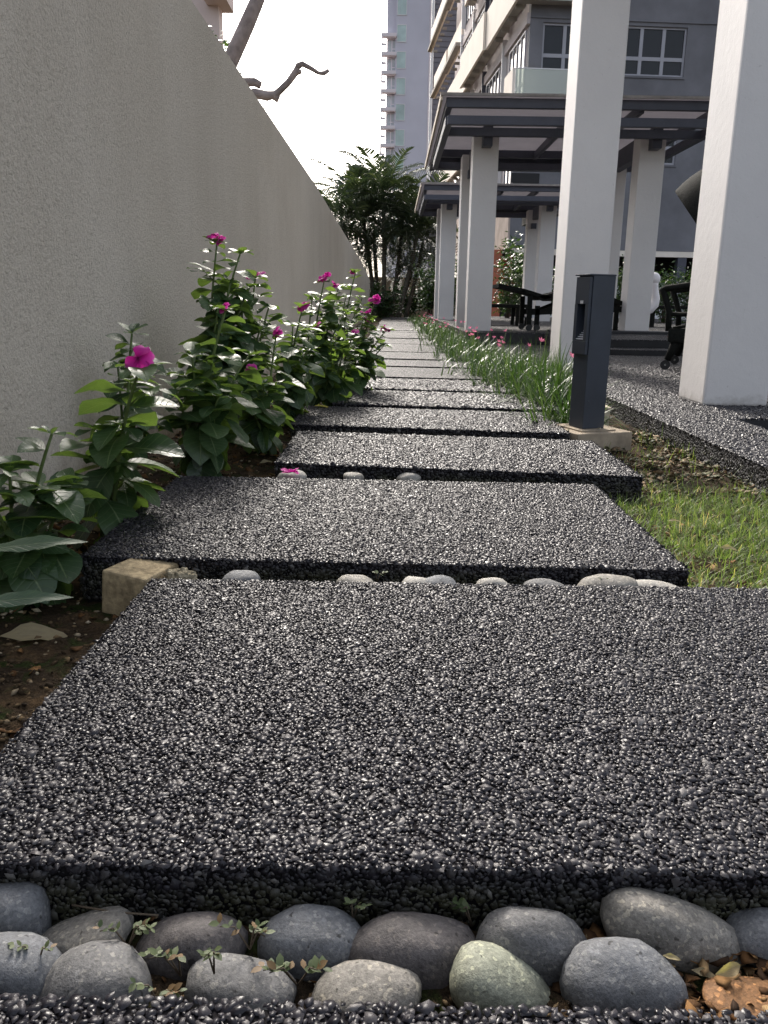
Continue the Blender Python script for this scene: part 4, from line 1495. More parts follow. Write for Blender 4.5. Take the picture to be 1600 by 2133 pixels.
def border_pos(rng):
    y = 4.7 + 19 * rng.random() ** 1.7
    xc = .80 - .05 * min(2.6, y - 4.7)
    return (xc + rng.normal(0, .12) + .06 * math.sin(y * 5.3), y + rng.normal(0, .05), -.06)


LB = thing('rain_lily_border', 'long border of grassy rain lilies dotted with pale pink flowers', 'flower border', (.8, 5, -.06))
V, F, T = blades(22000, border_pos, .10, .29, .0042, 1.15, 44, seg=4, droop=1.3)
V = V - np.array(LB.location)
toned('blades', V, F, T, M['lily'], LB)
for k in range(46):
    y = 6.5 + 13 * rng_.random() ** 1.25 if k > 12 else 5.2 + 3 * rng_.random()
    x = .80 - .012 * (y - 5) + rng_.gauss(0, .13)
    lily_flower(LB, Vector((x, y, -.05)), rng_.uniform(.2, .29), rng_, .022)


# shrubs: many small leaves spread through an uneven volume
def shrub(label, x, y, z0, w, h, n, leaf, seed, group='glossy shrubs beyond the pergolas', name='shrub', dark=0.0):
    rng = np.random.default_rng(seed)
    root = thing(name, label, 'shrub', (x, y, z0), 0, group)
    b = MB()
    tops = []
    for k in range(7):
        a = rng.uniform(0, 6.28)
        r_ = rng.uniform(.1, .42) * w
        tp = Vector((x + r_ * math.cos(a), y + r_ * math.sin(a), z0 + h * rng.uniform(.55, .98)))
        tops.append(tp)
        b.tube([(x + rng.uniform(-.05, .05), y, z0 - .02), ((x + tp.x) / 2 + rng.uniform(-.05, .05), (y + tp.y) / 2, z0 + h * .4), tp], [.016, .011, .004], 5)
    b.build('stems', M['twig'], root, True)
    # clumps of leaves round points on the branches
    cl = []
    for tp in tops:
        for s in (.35, .6, .8, 1.0):
            cl.append((x + (tp.x - x) * s + rng.normal(0, .06) * w, y + (tp.y - y) * s + rng.normal(0, .06) * w, z0 + (tp.z - z0) * s))
    cl = np.array(cl)
    c = cl[rng.integers(0, len(cl), n)] + rng.normal(0, 1, (n, 3)) * np.array([.13, .13, .10]) * w
    c[:, 2] = np.maximum(c[:, 2], z0 + .03)
    az, el, ro = rng.uniform(0, 6.28, n), rng.normal(-.15, .5, n), rng.normal(0, .6, n)
    L = leaf * rng.uniform(.6, 1.25, n)
    d = np.stack([np.cos(az) * np.cos(el), np.sin(az) * np.cos(el), np.sin(el)], 1)
    sx = np.stack([-np.sin(az), np.cos(az), np.zeros(n)], 1)
    up = np.cross(d, sx)
    sx = sx * np.cos(ro)[:, None] + up * np.sin(ro)[:, None]
    nn = np.cross(d, sx)
    W_ = (L * .24)[:, None]
    L = L[:, None]
    V = np.stack([c, c + d * L * .5 + sx * W_ - nn * L * .05, c + d * L - nn * L * .12, c + d * L * .5 - sx * W_ - nn * L * .05, c + d * L * .52 + nn * L * .05], 1)
    F = (np.array([(0, 1, 4), (1, 2, 4), (2, 3, 4), (3, 0, 4)])[None] + (np.arange(n) * 5)[:, None, None]).reshape(-1, 3)
    V = V.reshape(-1, 3) - np.array(root.location)
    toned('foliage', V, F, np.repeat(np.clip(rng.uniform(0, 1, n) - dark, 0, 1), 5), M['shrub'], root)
    return root


shrub('glossy shrub left of the far pergola columns, beside the palms', 1.0, 23.5, 0.1, 1.0, 1.55, 1500, .11, 51)
shrub('tall glossy shrub in front of the orange column', 3.25, 22.0, 0.1, 0.9, 2.45, 1500, .12, 52)
shrub('glossy shrub seen just right of the large pergola column', 2.75, 20.5, 0.1, 0.9, 1.5, 1300, .11, 53)
shrub('green shrub between the two far pergola columns', 3.75, 20.5, 0.1, 0.9, 1.45, 1300, .11, 54)
shrub('light green shrub left of the tall white pillar', 4.45, 20.0, 0.1, 1.0, 1.55, 1400, .11, 55)
shrub('light green shrub whose top shows above the bollard light', 5.05, 18.5, 0.1, 1.0, 1.35, 1400, .10, 56)
shrub('low bright shrub behind the white sculpture', 5.6, 17.5, 0.1, 1.1, 0.95, 1500, .09, 57)
shrub('low bright shrub seen through the frame of hooded chair', 6.3, 17.5, 0.1, 1.2, 1.0, 1500, .09, 58)
shrub('dense shrub between far pergola columns and bollard on the path', 1.75, 22.8, 0.1, 0.9, 1.6, 1300, .11, 59)
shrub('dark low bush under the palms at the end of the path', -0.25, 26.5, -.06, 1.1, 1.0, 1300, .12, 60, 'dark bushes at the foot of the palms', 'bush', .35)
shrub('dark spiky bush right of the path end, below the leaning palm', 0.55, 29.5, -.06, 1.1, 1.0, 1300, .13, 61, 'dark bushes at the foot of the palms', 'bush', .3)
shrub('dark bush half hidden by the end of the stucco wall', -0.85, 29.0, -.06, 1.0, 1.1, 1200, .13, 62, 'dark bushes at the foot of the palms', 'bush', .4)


# palms
def frond_mesh(seed, L=1.9, arch=1.5):
    rng = random.Random(seed)
    V, F, T = [], [], []
    pts = []
    y = z = 0
    n = 30
    for i in range(n + 1):
        a = 0.15 - arch * (i / n) ** 1.35
        pts.append((y, z))
        y += math.cos(a) * L / n
        z += math.sin(a) * L / n
    for i in range(n):                                  # rachis
        w0 = .014 * (1 - i / n) + .003
        k = len(V)
        V += [(-w0, *pts[i]), (w0, *pts[i]), (w0 * .95, *pts[i + 1]), (-w0 * .95, *pts[i + 1])]
        F.append((k, k + 1, k + 2, k + 3))
        T += [.9] * 4
    for i in range(4, n + 1):
        t = i / n
        ll = (.50 * math.sin(math.pi * min(1, .12 + t * .86)) ** .7 + .08) * L / 1.9
        for s in (-1, 1):
            sweep = .75 + rng.uniform(-.12, .12)
            dr = rng.uniform(.15, .6)
            o = Vector((0, *pts[i]))
            d1 = Vector((s * math.cos(sweep), math.sin(sweep) * .8, .28)).normalized()
            p1 = o + d1 * ll * .5
            p2 = p1 + (d1 + Vector((0, 0, -dr - .3))).normalized() * ll * .5
            w = .026
            wv = Vector((0, w, .004))
            k = len(V)
            V += [tuple(o - wv * .5), tuple(o + wv * .5), tuple(p1 + wv), tuple(p1 - wv), tuple(p2)]
            F += [(k, k + 1, k + 2, k + 3), (k + 3, k + 2, k + 4, k + 4)]
            T += [rng.uniform(0, .9)] * 5
    tri = []
    for f in F:
        tri.append((f[0], f[1], f[2]))
        if f[2] != f[3]:
            tri.append((f[0], f[2], f[3]))
    me = np_mesh('frond', V, tri, False)
    me.attributes.new('tone', 'FLOAT', 'POINT').data.foreach_set('value', np.array(T, np.float32))
    me.materials.append(M['frond'])
    return me


FRONDS = [frond_mesh(i, 1.9, a) for i, a in enumerate((0.9, 1.3, 1.6, 2.0, 2.4))]


def palm(label, base_px, top_px, Y, nf, size, seed):
    rng = random.Random(seed)
    bp, tp = at(*base_px, Y), at(*top_px, Y)
    bp.z = -.06
    tp = Vector((tp.x, Y + rng.uniform(-.6, .6), tp.z))
    root = thing('palm_tree', label, 'palm', bp, 0, 'clump of palms at the end of the path')
    mid = bp.lerp(tp, .5) + Vector((rng.uniform(-.08, .08), 0, 0))
    b = MB()
    pts = [((1 - t) ** 2) * bp + 2 * t * (1 - t) * mid + t * t * tp for t in [i / 10 for i in range(11)]]
    b.tube(pts, [.075 - .002 * i + (.006 if i % 2 else 0) for i in range(11)], 9)
    b.build('trunk', M['palm_trunk'], root, True)
    for k in range(nf):
        az = k * 2.4 + rng.uniform(-.3, .3)
        low = k / nf
        el = 1.15 - 1.9 * low + rng.uniform(-.15, .15)
        me = FRONDS[min(4, int(low * 4.9))] if el > -.3 else FRONDS[4]
        put('frond', me, root, tp + Vector((0, 0, rng.uniform(-.12, .1))), leaf_rot(az, el, rng.uniform(-.3, .3)), size * rng.uniform(.8, 1.1))
    return root


palm('leftmost palm, its fronds drooping over the top of the stucco wall', (777, 640), (712, 463), 28.0, 21, 1.06, 1)
palm('second palm from left in the clump, with thin straight trunk', (783, 640), (752, 433), 28.6, 20, 1.12, 2)
palm('palm with the upright frond fan rising highest before the tower windows', (800, 640), (800, 416), 28.2, 20, 1.12, 3)
palm('palm with trunk rising straight above the end of the path', (792, 640), (778, 453), 29.2, 20, 1.06, 4)
palm('palm with thick leaning trunk in front of the pale tower base', (815, 640), (838, 468), 28.4, 21, 1.12, 5)
palm('palm leaning right towards the far pergola roof', (828, 640), (872, 478), 27.6, 21, 1.06, 6)
palm('short palm fanning low behind the far pergola corner', (832, 640), (858, 566), 29.6, 13, 0.69, 7)
palm('palm with hanging brown skirt of fronds beside the far pergola', (845, 640), (880, 508), 29.0, 17, 0.90, 8)

palm('low palm filling the gap between the trunks with dark hanging fronds', (790, 640), (765, 523), 29.4, 14, .85, 9)
palm('low dark palm leaning against the left side of the clump', (772, 640), (722, 518), 29.0, 13, .85, 10)
palm('low palm spreading before the lavender wall of the tower', (822, 640), (835, 538), 29.8, 12, .75, 11)

# the bare tree behind the wall
bt = thing('bare_tree', 'bare pruned tree with thick grey limbs rising behind the stucco wall', 'tree', (-1.75, 9.0, -0.1))
b = MB()
P_ = lambda px, py, Y=9.0: at(px, py, Y)
b.tube([(-1.75, 9, -.12), (-1.72, 9, 1.4), P_(470, 150), P_(497, 90), P_(515, 50), P_(532, 10), P_(560, -60), P_(600, -160)], [.10, .095, .085, .078, .075, .07, .06, .05], 10)
b.build('trunk', M['bark'], bt, True)
b = MB()
b.tube([P_(470, 215), P_(530, 195), P_(558, 200), P_(575, 197), P_(600, 172), P_(618, 148), P_(622, 134)], [.05, .048, .047, .040, .034, .033, .022], 9)
b.tube([P_(566, 196), P_(580, 208)], [.042, .034], 8)
b.tube([P_(618, 140), P_(630, 134), P_(648, 142), P_(664, 151), P_(676, 152), P_(684, 147)], [.03, .032, .024, .021, .022, .019], 8)
b.tube([P_(618, 150), P_(628, 150)], [.03, .02], 7)
for v in b.bm.verts:
    n_ = mnoise.noise(v.co * 9)
    v.co += Vector((mnoise.noise(v.co * 14), n_, mnoise.noise(v.co * 14 + Vector((3, 3, 3))))) * .014
b.build('limb', M['bark'], bt, True)
b = MB()
b.tube([P_(500, 172), P_(530, 171), P_(543, 178)], [.045, .042, .036], 8)
b.build('branch_stub', M['bark'], bt, True)
b = MB()
for a_, c_ in (((572, 190), (560, 166)), ((560, 168), (556, 176)), ((575, 190), (568, 172)), ((500, 60), (494, 36)), ((494, 40), (500, 33)), ((530, 30), (536, 22)), ((516, 160), (520, 155)), ((655, 140), (657, 137))):
    b.tube([P_(*a_), P_(*c_)], [.005, .003], 4)
b.build('twig', M['twig'], bt, True)
q = at(460, 78, 10.5)
shrub('light green leafy treetop showing over the wall behind the bare trunk', q.x - .05, 10.5, 1.3, 0.75, q.z - 1.3 + .12, 1300, .08, 71, None, 'leafy_tree')

# ------------------------------------------------------------------ stones, blocks and small things


def stone(label, px, py, w, h, d, mat, zc=-0.05, tilt=0.0, seed=0, rz=0.0, egg=0.0, group='river stones between the slabs'):
    """smooth river stone; px,py its middle in the view, sizes in metres"""
    rng = random.Random(seed * 7 + 1)
    c = onz(px, py, zc)
    if group and 'second' not in group and 'third' not in group:
        c.z -= .006
        w *= 1.07
    bm = bmesh.new()
    bmesh.ops.create_icosphere(bm, subdivisions=3, radius=1.0)
    o_ = Vector((rng.uniform(0, 9), rng.uniform(0, 9), 0))
    for v in bm.verts:
        n = v.co.normalized()
        k = 1 + 0.17 * mnoise.noise(n * 0.9 + o_) + 0.06 * mnoise.noise(n * 2.1 + o_) + 0.012 * mnoise.noise(n * 7 + o_)
        # a flattened pebble is a little boxier than an ellipsoid
        e = 0.86
        q_ = Vector((math.copysign(abs(n.x) ** e, n.x), math.copysign(abs(n.y) ** e, n.y), math.copysign(abs(n.z) ** e, n.z)))
        q_ *= k
        s = 1 + egg * q_.x
        v.co = Vector((q_.x * w / 2, q_.y * d / 2 * s, q_.z * h * 0.44 * s))
    bmesh.ops.rotate(bm, cent=(0, 0, 0), matrix=Matrix.Rotation(tilt, 3, 'Y'), verts=bm.verts[:])
    bmesh.ops.rotate(bm, cent=(0, 0, 0), matrix=Matrix.Rotation(rz, 3, 'Z'), verts=bm.verts[:])
    me = bpy.data.meshes.new('river_stone')
    bm.to_mesh(me)
    bm.free()
    me.polygons.foreach_set('use_smooth', np.ones(len(me.polygons), dtype=bool))
    o = link('river_stone', me, mat)
    o.location = c
    tag(o, label, 'stone', group)
    return o


G, B_, BR, PA, WA, WH, OC = (M[k] for k in ('st_grey', 'st_blue', 'st_brown', 'st_pale', 'st_warm', 'st_white', 'st_ochre'))
# nearest gap, front row
stone('dark grey stone cut by the left edge, in the front row', 5, 2030, .085, .075, .06, B_, -.05, 0, 1)
stone('wide grey stone with dark pit, second in the front row from left', 190, 2050, .088, .066, .06, G, -.052, -.1, 2)
stone('low grey stone with a pale streak under the reddish weeds, front row', 505, 2058, .080, .050, .055, G, -.052, .15, 3)
stone('low smooth grey stone left of the pale greenish one, front row', 765, 2060, .078, .042, .055, WA, -.052, 0, 4)
stone('pale greenish speckled stone tapering to the right, front row', 1050, 2050, .080, .056, .055, PA, -.052, .42, 5, egg=-.22)
stone('large smooth blue-grey stone with brown scratches, front row', 1300, 2045, .090, .072, .06, B_, -.052, .1, 6)
# nearest gap, back row
stone('dark grey stone at left edge with rounded top, back row', 20, 1905, .062, .075, .05, B_, -.045, 0, 7)
stone('slim grey stone tilting up to the right with a dark pit, back row', 168, 1942, .080, .034, .05, WA, -.048, -.32, 8, egg=.15)
stone('brownish grey oval stone behind the yellow-green sprigs, back row', 395, 1965, .086, .062, .055, BR, -.050, -.2, 9)
stone('round smooth blue-grey stone with thin crack line, back row', 655, 1955, .082, .062, .055, B_, -.048, .05, 10)
stone('broad dark brown blocky stone, darkest of the back row', 868, 1980, .100, .072, .06, BR, -.052, .1, 11)
stone('grey egg shaped stone with rounded peak, back row', 1110, 1965, .084, .072, .055, G, -.048, .1, 12)
stone('largest light grey stone slanting down to the right, back row', 1410, 1935, .118, .066, .055, WA, -.045, .38, 13, egg=-.12)
stone('small blue-grey stone at the right edge, back row', 1600, 1945, .062, .05, .05, B_, -.048, .1, 14)
o = stone('flat orange ochre rock at the right edge beside the dry leaves', 1566, 2084, .075, .012, .045, OC, -.054, .05, 15, group=None)
# second gap
G2 = 'river stones in the second gap'
_stone = stone


def stone(*a, **k):
    o = _stone(*a, **k)
    if k.get('group') == G2:
        o.location.z = -.0105 - (max(v.co.z for v in o.data.vertices)) + RISE.get(a[1], 0)
        o.location.y = 1.343
        o.location.x = at(a[1], 1200, 1.343).x
    return o


RISE = {1266: .009, 506: .004, 915: .002, 1030: .001}
stone('pale stone with small pits, largest in the second gap', 1266, 1200, .108, .056, .07, WA, -.040, -.03, 20, group=G2)
stone('grey dome shaped stone next to the pitted rock in second gap', 506, 1208, .070, .05, .06, B_, -.046, 0, 21, group=G2)
stone('pale grey stone top barely showing at middle of second gap', 742, 1212, .066, .04, .06, WA, -.047, 0, 22, group=G2)
stone('small pale stone touching a darker grey one in second gap', 868, 1212, .055, .045, .05, WH, -.047, 0, 23, group=G2)
stone('bluish grey stone right of the small pale one in second gap', 915, 1209, .066, .05, .06, B_, -.047, 0, 24, group=G2)
stone('cream tipped stone alone right of middle in second gap', 1030, 1212, .064, .045, .05, WH, -.046, .1, 25, group=G2)
stone('flat grey stone left of the large pitted one in second gap', 1140, 1214, .08, .05, .06, G, -.046, 0, 26, group=G2)
stone('thin white stone at the right end of second gap', 1372, 1222, .10, .03, .06, WH, -.046, .08, 27, group=G2)
G3 = 'river stones in the third gap'
s_fl = stone('white stone carrying a fallen magenta flower in third gap', 608, 996, .085, .05, .07, WH, -.036, 0, 30, group=G3)
stone('pale rounded stone in the middle of third gap', 737, 998, .06, .045, .06, WA, -.036, 0, 31, group=G3)
stone('flat cream stone right of middle in third gap', 850, 999, .07, .045, .06, WH, -.036, 0, 32, group=G3)

# blocks beside the slabs
b = MB()
q0 = onz(300, 1225, -.04)
vs = b.box((-0.043, -0.058, -0.052), (0.043, 0.058, 0.040), 0.005)
for v in b.bm.verts:
    v.co += Vector((mnoise.noise(v.co * 40), mnoise.noise(v.co * 40 + Vector((5, 0, 0))), mnoise.noise(v.co * 40 + Vector((0, 5, 0))))) * .0025
bmesh.ops.rotate(b.bm, cent=(0, 0, 0), matrix=Matrix.Rotation(rad(-18), 3, 'Z') @ Matrix.Rotation(rad(5), 3, 'Y'), verts=b.bm.verts[:])
o = b.build('stone_block', M['sandstone'])
o.location = (q0.x - .012, 1.375, -.047)
tag(o, 'tan sandstone block wedged between the first two slab corners', 'block')
b = MB()
b.box((-0.024, -0.05, -0.05), (0.024, 0.05, 0.045), 0.004)
bmesh.ops.rotate(b.bm, cent=(0, 0, 0), matrix=Matrix.Rotation(rad(-25), 3, 'Z'), verts=b.bm.verts[:])
o = b.build('stone_block', M['sandstone'])
q = onz(238, 1075, -.05)
o.location = (q.x, q.y, -.04)
tag(o, 'small upright concrete block half hidden behind periwinkle leaves', 'block')
bm = bmesh.new()
bmesh.ops.create_icosphere(bm, subdivisions=4, radius=1)
for v in bm.verts:
    n = v.co.copy()
    k = 1 + .28 * mnoise.noise(n * 2.2 + Vector((3, 1, 7))) + .22 * abs(mnoise.noise(n * 5)) - .1
    v.co = Vector((n.x * .030 * k, n.y * .022 * k, n.z * .026 * k))
me = bpy.data.meshes.new('pitted_rock')
bm.to_mesh(me)
bm.free()
o = link('pitted_rock', me, M['coral'])
q = onz(388, 1198, -.03)
o.location = (q.x, 1.345, -.028)
tag(o, 'knobbly yellowish pitted rock next to the sandstone block', 'rock')

# sprigs among the stones
sp_ = leaf_mesh('sprig_leaf', .30, .1, .3, .0, 5, 2, 3, .8, .05)
sp_.materials.append(M['weed'])
tn = np.tile(np.linspace(.1, .85, len(sp_.vertices)), 1)
SPR = []
for k in range(3):
    me = sp_.copy()
    me.name = 'sprig_leaf'
    me.attributes.new('tone', 'FLOAT', 'POINT').data.foreach_set('value', np.full(len(me.vertices), (.15, .55, .93)[k], np.float32))
    SPR.append(me)


def sprig(label, px, py, z, n, size, seed, red=.15):
    rng = random.Random(seed)
    size *= .68
    red *= .6
    c = onz(px, py, z)
    root = thing('weed_sprig', label, 'weed', c, 0, 'weed sprigs among the stones')
    b = MB()
    for s in range(2 + n // 8):
        az = rng.uniform(-1.4, 1.4) + (PI if rng.random() < .4 else 0)
        L = size * rng.uniform(2.2, 3.6)
        e = c + Vector((math.sin(az) * L, -abs(math.cos(az)) * L * .25, rng.uniform(.002, .012)))
        b.tube([c + Vector((0, 0, -.012)), c.lerp(e, .5) + Vector((0, 0, .004)), e], [.0008, .0007, .0005], 4)
        for j in range(max(3, n // 3)):
            p = c.lerp(e, (j + 1) / max(3, n // 3)) + Vector((0, 0, .003))
            for sd_ in (-1, 1):
                me = SPR[2] if rng.random() < red else rng.choice(SPR[:2])
                put('leaf', me, root, p, leaf_rot(az + sd_ * rng.uniform(.6, 1.2), rng.uniform(-.1, .9), rng.uniform(-.5, .5)), size * rng.uniform(.7, 1.2))
    b.build('stalk', M['twig'], root, True)


sprig('pale green sprig between the two leftmost back stones', 265, 1945, -.03, 9, .0105, 1, .05)
sprig('tiny sprig at the far left between dark stones', 75, 1985, -.03, 5, .008, 2, .05)
sprig('olive sprig curling over the brownish oval stone', 375, 2005, -.025, 8, .012, 3, .3)
sprig('reddish sprig at the bottom beside the front left stone', 335, 2070, -.02, 9, .011, 4, .45)
sprig('sprig rising between the oval stone and the round blue-grey one', 520, 1950, -.025, 10, .011, 5, .1)
sprig('largest green and red sprig spilling before the round blue-grey stone', 620, 2025, -.02, 14, .013, 6, .3)
sprig('faint sprig in the shade under the near slab edge', 735, 1890, -.03, 7, .010, 7, .1)
sprig('small sprig in the shade left of the largest light stone', 985, 1905, -.04, 7, .010, 8, .05)
sprig('yellow-green sprig on the sunlit front of oval stone', 445, 2000, -.018, 6, .012, 9, .05)
sprig('tiny two leaved seedling in front of the pitted pale stone', 1262, 1215, -.012, 3, .009, 10, .0)
sprig('small green sprig left of middle in the second gap', 785, 1200, -.02, 4, .011, 11, .0)

# dry twigs and larger fallen leaves
def twig(label, pts, r):
    b = MB()
    b.tube(pts, r, 5)
    o = b.build('fallen_twig', M['twig'], None, True)
    tag(o, label, 'twig')


twig('long thin twig lying under the edge of the near slab', [onz(150, 1885, -.035), onz(240, 1900, -.035), onz(330, 1907, -.034)], .0009)
twig('dry stalk lying across the soil left of the sandstone block', [onz(20, 1265, -.072), onz(110, 1210, -.068), onz(165, 1178, -.066)], .0022)
dl = leaf_mesh('dry_leaf', .16, .35, .6, .05, 91, 4, 7)
dl.materials.append(M['paleleaf'])
yl = leaf_mesh('yellow_leaf', .24, .3, .4, .04, 92, 4, 7)
yl.materials.append(M['yellowleaf'])


def fallen(label, me, px, py, z, az, size, el=.05, roll=.2):
    o = put('fallen_leaf', me, None, onz(px, py, z), leaf_rot(az, el, roll), size)
    tag(o, label, 'leaf')


fallen('yellow fallen leaf lying on the fourth slab, the larger of two', yl, 655, 846, .004, 1.3, .075, .05, .1)
fallen('small pale fallen leaf on the slab edge left of the yellow one', dl, 628, 856, .003, 1.5, .05)
fallen('yellow leaf hanging at the foot of the plants over the slab', yl, 727, 765, .05, 2.9, .10, -1.1, .2)
fallen('pale yellowish leaf on the soil at lower left edge', dl, 0, 1325, -.07, 1.35, .11, .1, .5)
fallen('pale curled leaf on the grass beside the second slab', dl, 1500, 1140, -.045, 1.6, .042, .1, .5)
fallen('bleached leaf scrap higher up in the grass patch', dl, 1392, 1085, -.04, 1.8, .03, .3, .3)
fallen('white bleached scrap at the top end of the grass patch', dl, 1500, 1022, -.05, 1.2, .03, .4, .6)
fallen('small tan leaf on dark soil beside the third slab', dl, 540, 965, -.05, 1.1, .05, .3, .4)
fallen('brown leaf leaning on the largest light stone', dl, 1380, 1990, -.030, 1.9, .014, .2, .4)
fallen('long curled brown leaf over the ochre rock', dl, 1490, 2030, -.04, 1.3, .030, .1, .8)
fallen('dark orange leaf fragment between largest stone and ochre rock', dl, 1440, 2020, -.05, 1.9, .022, .1, .3)
rg = random.Random(4)
p = onz(607, 986, -.010)
ff = thing('fallen_flower', 'fallen magenta flower resting on the white stone by third slab', 'flower', p)
for k in range(5):
    o = put('petal', PETALS[k % 3], ff, p + Vector((rg.uniform(-.006, .006), 0, .003)), leaf_rot(k * 1.256 + .4, rg.uniform(.0, .9), rg.uniform(-.5, .5)), .026)

# ------------------------------------------------------------------ bollard lights


def bollard(label, x, y, full=True, z0=0.0):
    t_ = thing('bollard_light', label, 'bollard light', (x, y, z0), rad(21), 'dark bollard lights along the path', local=True)
    x = y = z0 = 0.0
    wx, wy, H = .047, .047, .555
    b = MB()
    # body: leaves a window in its left (path) side
    x0, x1, y0, y1 = x - wx, x + wx, y - wy, y + wy
    zt, zb_ = z0 + .455, z0 + .325
    b.box((x0, y0, z0 + .002), (x1, y1, zb_), 0.002)
    b.box((x0, y0, zt), (x1, y1, z0 + H), 0.002)
    b.box((x0 + .055, y0, zb_ - .002), (x1, y1, zt + .002))
    b.box((x0, y0, zb_ - .002), (x0 + .0549, y0 + .022, zt + .002))
    b.box((x0, y1 - .022, zb_ - .002), (x0 + .0549, y1, zt + .002))
    b.build('post', M['bollard'], t_)
    b = MB()                                            # raised face plate round the window
    fx = x0 - .013
    b.box((fx, y0 + .004, zt), (x0 - .0005, y1 - .004, z0 + H - .004), 0.002)
    b.box((fx, y0 + .004, z0 + .275), (x0 - .0005, y1 - .004, zb_), 0.002)
    b.box((fx, y0 + .004, zb_), (x0 - .0005, y0 + .022, zt))
    b.box((fx, y1 - .022, zb_), (x0 - .0005, y1 - .004, zt))
    b.build('face_plate', M['bollard'], t_)
    for k in range(8):                                  # stepped louvres climbing into the recess
        b = MB()
        zk = zb_ + .004 + k * .0072
        xk = fx + .003 + k * .0072
        b.box((xk, y0 + .0222, zk), (xk + .010, y1 - .0222, zk + .0036))
        b.build('louvre', M['louvre'], t_)
    b = MB()
    b.box((x0 - .016, y0 - .002, z0 + H), (x1 + .001, y1 + .002, z0 + H + .006), .002)
    b.build('cap', M['bollard'], t_)
    if full:
        # the small white mark above the window
        b = MB()
        for k in range(3):
            yy = y - .010 + k * .0068
            b.box((fx - .0006, yy, zt + .002), (fx - .0002, yy + .0045, zt + .013))
        b.build('white_mark', M['white_paint'], t_)
        b = MB()
        b.box((x - .115, y - .12, z0 - .075), (x + .125, y + .14, z0 - .004), .004)
        b.build('concrete_base', M['concrete'], t_)
        b = MB()
        b.box((x - .075, y - .085, z0 - .0035), (x + .075, y + .085, z0 + .0015), .001)
        b.build('base_plate', M['concrete'], t_)
        for sy in (-1, 1):
            b = MB()
            b.cyl((x + .01, y + sy * .07, z0 + .002), (x + .01, y + sy * .07, z0 + .009), .006, 8)
            b.build('bolt', M['chrome'], t_)
    return t_


bollard('dark square bollard light with louvred window, nearest beside the slabs', .742, 3.11)
bollard('distant dark bollard light among the rain lily flowers', 1.30, 20.3, False, .0)
q = at(1264, 870, 3.45)
tb = thing('utility_box', 'narrow beige utility box standing behind the bollard light', 'utility box', (q.x, 3.5, -.08))
b = MB()
b.box((q.x - .035, 3.45, -.085), (q.x + .012, 3.56, .028), .003)
b.build('box_body', M['pvc'], tb)
b = MB()
b.box((q.x - .04, 3.445, .0285), (q.x + .017, 3.565, .036), .002)
b.build('lid', M['pvc'], tb)

# ------------------------------------------------------------------ furniture on the terrace
# hooded wicker daybed, mostly behind the right pillar
ch = thing('hooded_chair', 'dark wicker lounge chair with rounded hood on castors behind right pillar', 'chair', (1.975, 6.10, 0), rad(-24), None, local=True)
b = MB()
bmesh.ops.create_uvsphere(b.bm, u_segments=48, v_segments=28, radius=1.0)
bmesh.ops.scale(b.bm, vec=(.66, .45, .50), verts=b.bm.verts[:])
bmesh.ops.translate(b.bm, vec=(.50, .38, 1.02), verts=b.bm.verts[:])
for co_, no_ in (((-.075, 0, 1.29), Vector((-1.3, 0, -1))), ((0, 0, .55), Vector((0, 0, -1)))):
    bmesh.ops.bisect_plane(b.bm, geom=b.bm.verts[:] + b.bm.edges[:] + b.bm.faces[:], plane_co=co_, plane_no=no_, clear_outer=True)
hood = b.build('hood', M['wicker'], ch, True)
sm = hood.modifiers.new('thickness', 'SOLIDIFY')
sm.thickness = .03
b = MB()
b.box((.02, 0, .20), (.9, .78, .30), .02)
b.build('seat', M['wicker'], ch)
b = MB()
b.bar((.80, .39, .30), (1.02, .39, .95), .74, .05, (1, 0, .3))
b.build('backrest', M['wicker'], ch)
for yy in (.03, .75):
    b = MB()
    b.tube([(.02, yy, .28), (.01, yy, .42), (-.03, yy, .53), (-.05, yy, .57), (-.03, yy, .578), (.18, yy, .61), (.8, yy, .66)], [.022, .022, .022, .024, .024, .022, .022], 8)
    b.tube([(.01, yy, .40), (.8, yy, .40)], .016, 8)
    b.tube([(.05, yy, .30), (.35, yy, .37)], .012, 8)
    b.build('armrest', M['wicker'], ch, True)
for (xx, yy) in ((.03, .05), (.03, .73), (.85, .05), (.85, .73)):
    b = MB()
    b.tube([(xx + .05, yy, .215), (xx + .03, yy, .15), (xx, yy, .07)], [.036, .030, .024], 8)
    lg = b.build('leg', M['wicker'], ch, True)
    b = MB()
    b.cyl((xx - .01, yy - .014, .036), (xx - .01, yy + .014, .036), .035, 20)
    b.build('castor', M['rubber'], lg)
    b = MB()
    b.cyl((xx - .01, yy - .018, .036), (xx - .01, yy + .018, .036), .008, 8)
    b.build('axle', M['chrome'], lg)

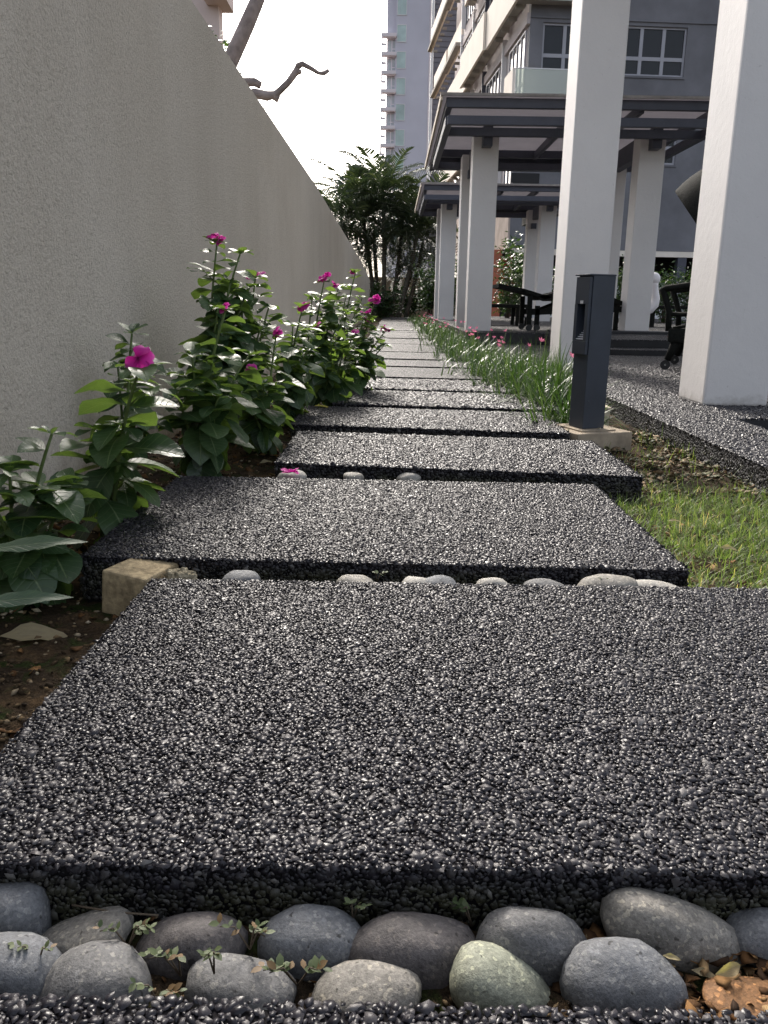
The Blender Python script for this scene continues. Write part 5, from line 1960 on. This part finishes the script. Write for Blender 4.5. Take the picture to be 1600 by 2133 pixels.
# sun lounger between the pillars
sx, sy, sz = 1.30, 10.55, .13
sl_ = thing('sun_lounger', 'dark wicker sun lounger with raised back and wheels on the deck', 'sun lounger', (1.9, sy, sz))
b = MB()
b.bar((sx, sy + .33, .675), (1.62, sy + .33, .62), .66, .045, (0, 0, 1))
b.bar((1.60, sy + .33, .625), (1.98, sy + .33, .52), .66, .045, (0, 0, 1))
b.build('backrest', M['wicker'], sl_)
b = MB()
b.bar((1.82, sy + .33, .53), (2.35, sy + .33, .66), .66, .05, (0, 0, 1))
b.bar((2.35, sy + .33, .66), (2.95, sy + .33, .45), .66, .05, (0, 0, 1))
b.build('seat', M['wicker'], sl_)
for yy in (sy + .02, sy + .62):
    b = MB()
    b.bar((1.72, yy, .36), (3.0, yy, .42), .04, .07)
    b.bar((1.70, yy, .30), (2.2, yy, .50), .03, .05)
    b.build('side_rail', M['wicker'], sl_)
    for xx in (1.70, 1.80, 2.95):
        b = MB()
        b.box((xx - .03, yy - .02, .17 if xx < 2 else .13), (xx + .03, yy + .02, .56 if xx < 1.75 else .44), .004)
        lg = b.build('leg', M['wicker'], sl_)
        if xx < 2:
            b = MB()
            b.cyl((xx, yy - .04, .17), (xx, yy - .022, .17), .04, 18)
            b.build('wheel', M['rubber'], lg)
b = MB()
b.box((1.735, sy, .29), (1.765, sy + .64, .33))
b.build('cross_bar', M['louvre'], sl_)
# low side table
tx_, ty_ = 1.78, 13.2
stt = thing('side_table', 'low dark wicker side table behind the sun lounger', 'table', (tx_, ty_, .13))
b = MB()
b.box((tx_ - .42, ty_ - .3, .40), (tx_ + .30, ty_ + .3, .455), .008)
b.build('table_top', M['wicker'], stt)
for xx in (tx_ - .37, tx_ + .12, tx_ + .26):
    for yy in (ty_ - .26, ty_ + .26):
        b = MB()
        b.bar((xx, yy, .132), (xx + .01, yy, .40), .05, .05, (0, 1, 0))
        b.build('leg', M['wicker'], stt)
# long dark bench on the right, mostly hidden
bn = thing('bench', 'long low dark bench behind the right pergola column', 'bench', (4.3, 13.6, .13))
b = MB()
b.box((3.2, 13.6, .42), (5.2, 14.1, .47), .01)
b.build('seat', M['wicker'], bn)
for xx in (3.3, 4.2, 5.1):
    b = MB()
    b.box((xx - .03, 13.65, .131), (xx + .03, 14.05, .419))
    b.build('leg', M['wicker'], bn)

# white sculpture: a ball head on a thick hooked loop
sc_ = thing('sculpture', 'smooth white abstract sculpture with round head on a hooked curve', 'sculpture', (3.9, 12.7, .13))
S = lambda px, py: at(px, py, 12.7)
b = MB()
pts = [S(1362, 585), S(1363, 596), S(1364, 608), S(1366, 622), S(1363, 634), S(1354, 644), S(1340, 650), S(1322, 650), S(1306, 655), S(1296, 668)]
pts[-1] = Vector((pts[-1].x, pts[-1].y, .13))
b.tube(pts, [.075, .058, .056, .062, .070, .068, .062, .060, .065, .075], 16)
bo = b.build('hooked_stem', M['sculpt'], sc_, True)
b = MB()
c_ = S(1363, 581)
b.ball(c_, .088, 24, (1, 1, 1.08))
b.build('head', M['sculpt'], sc_, True)
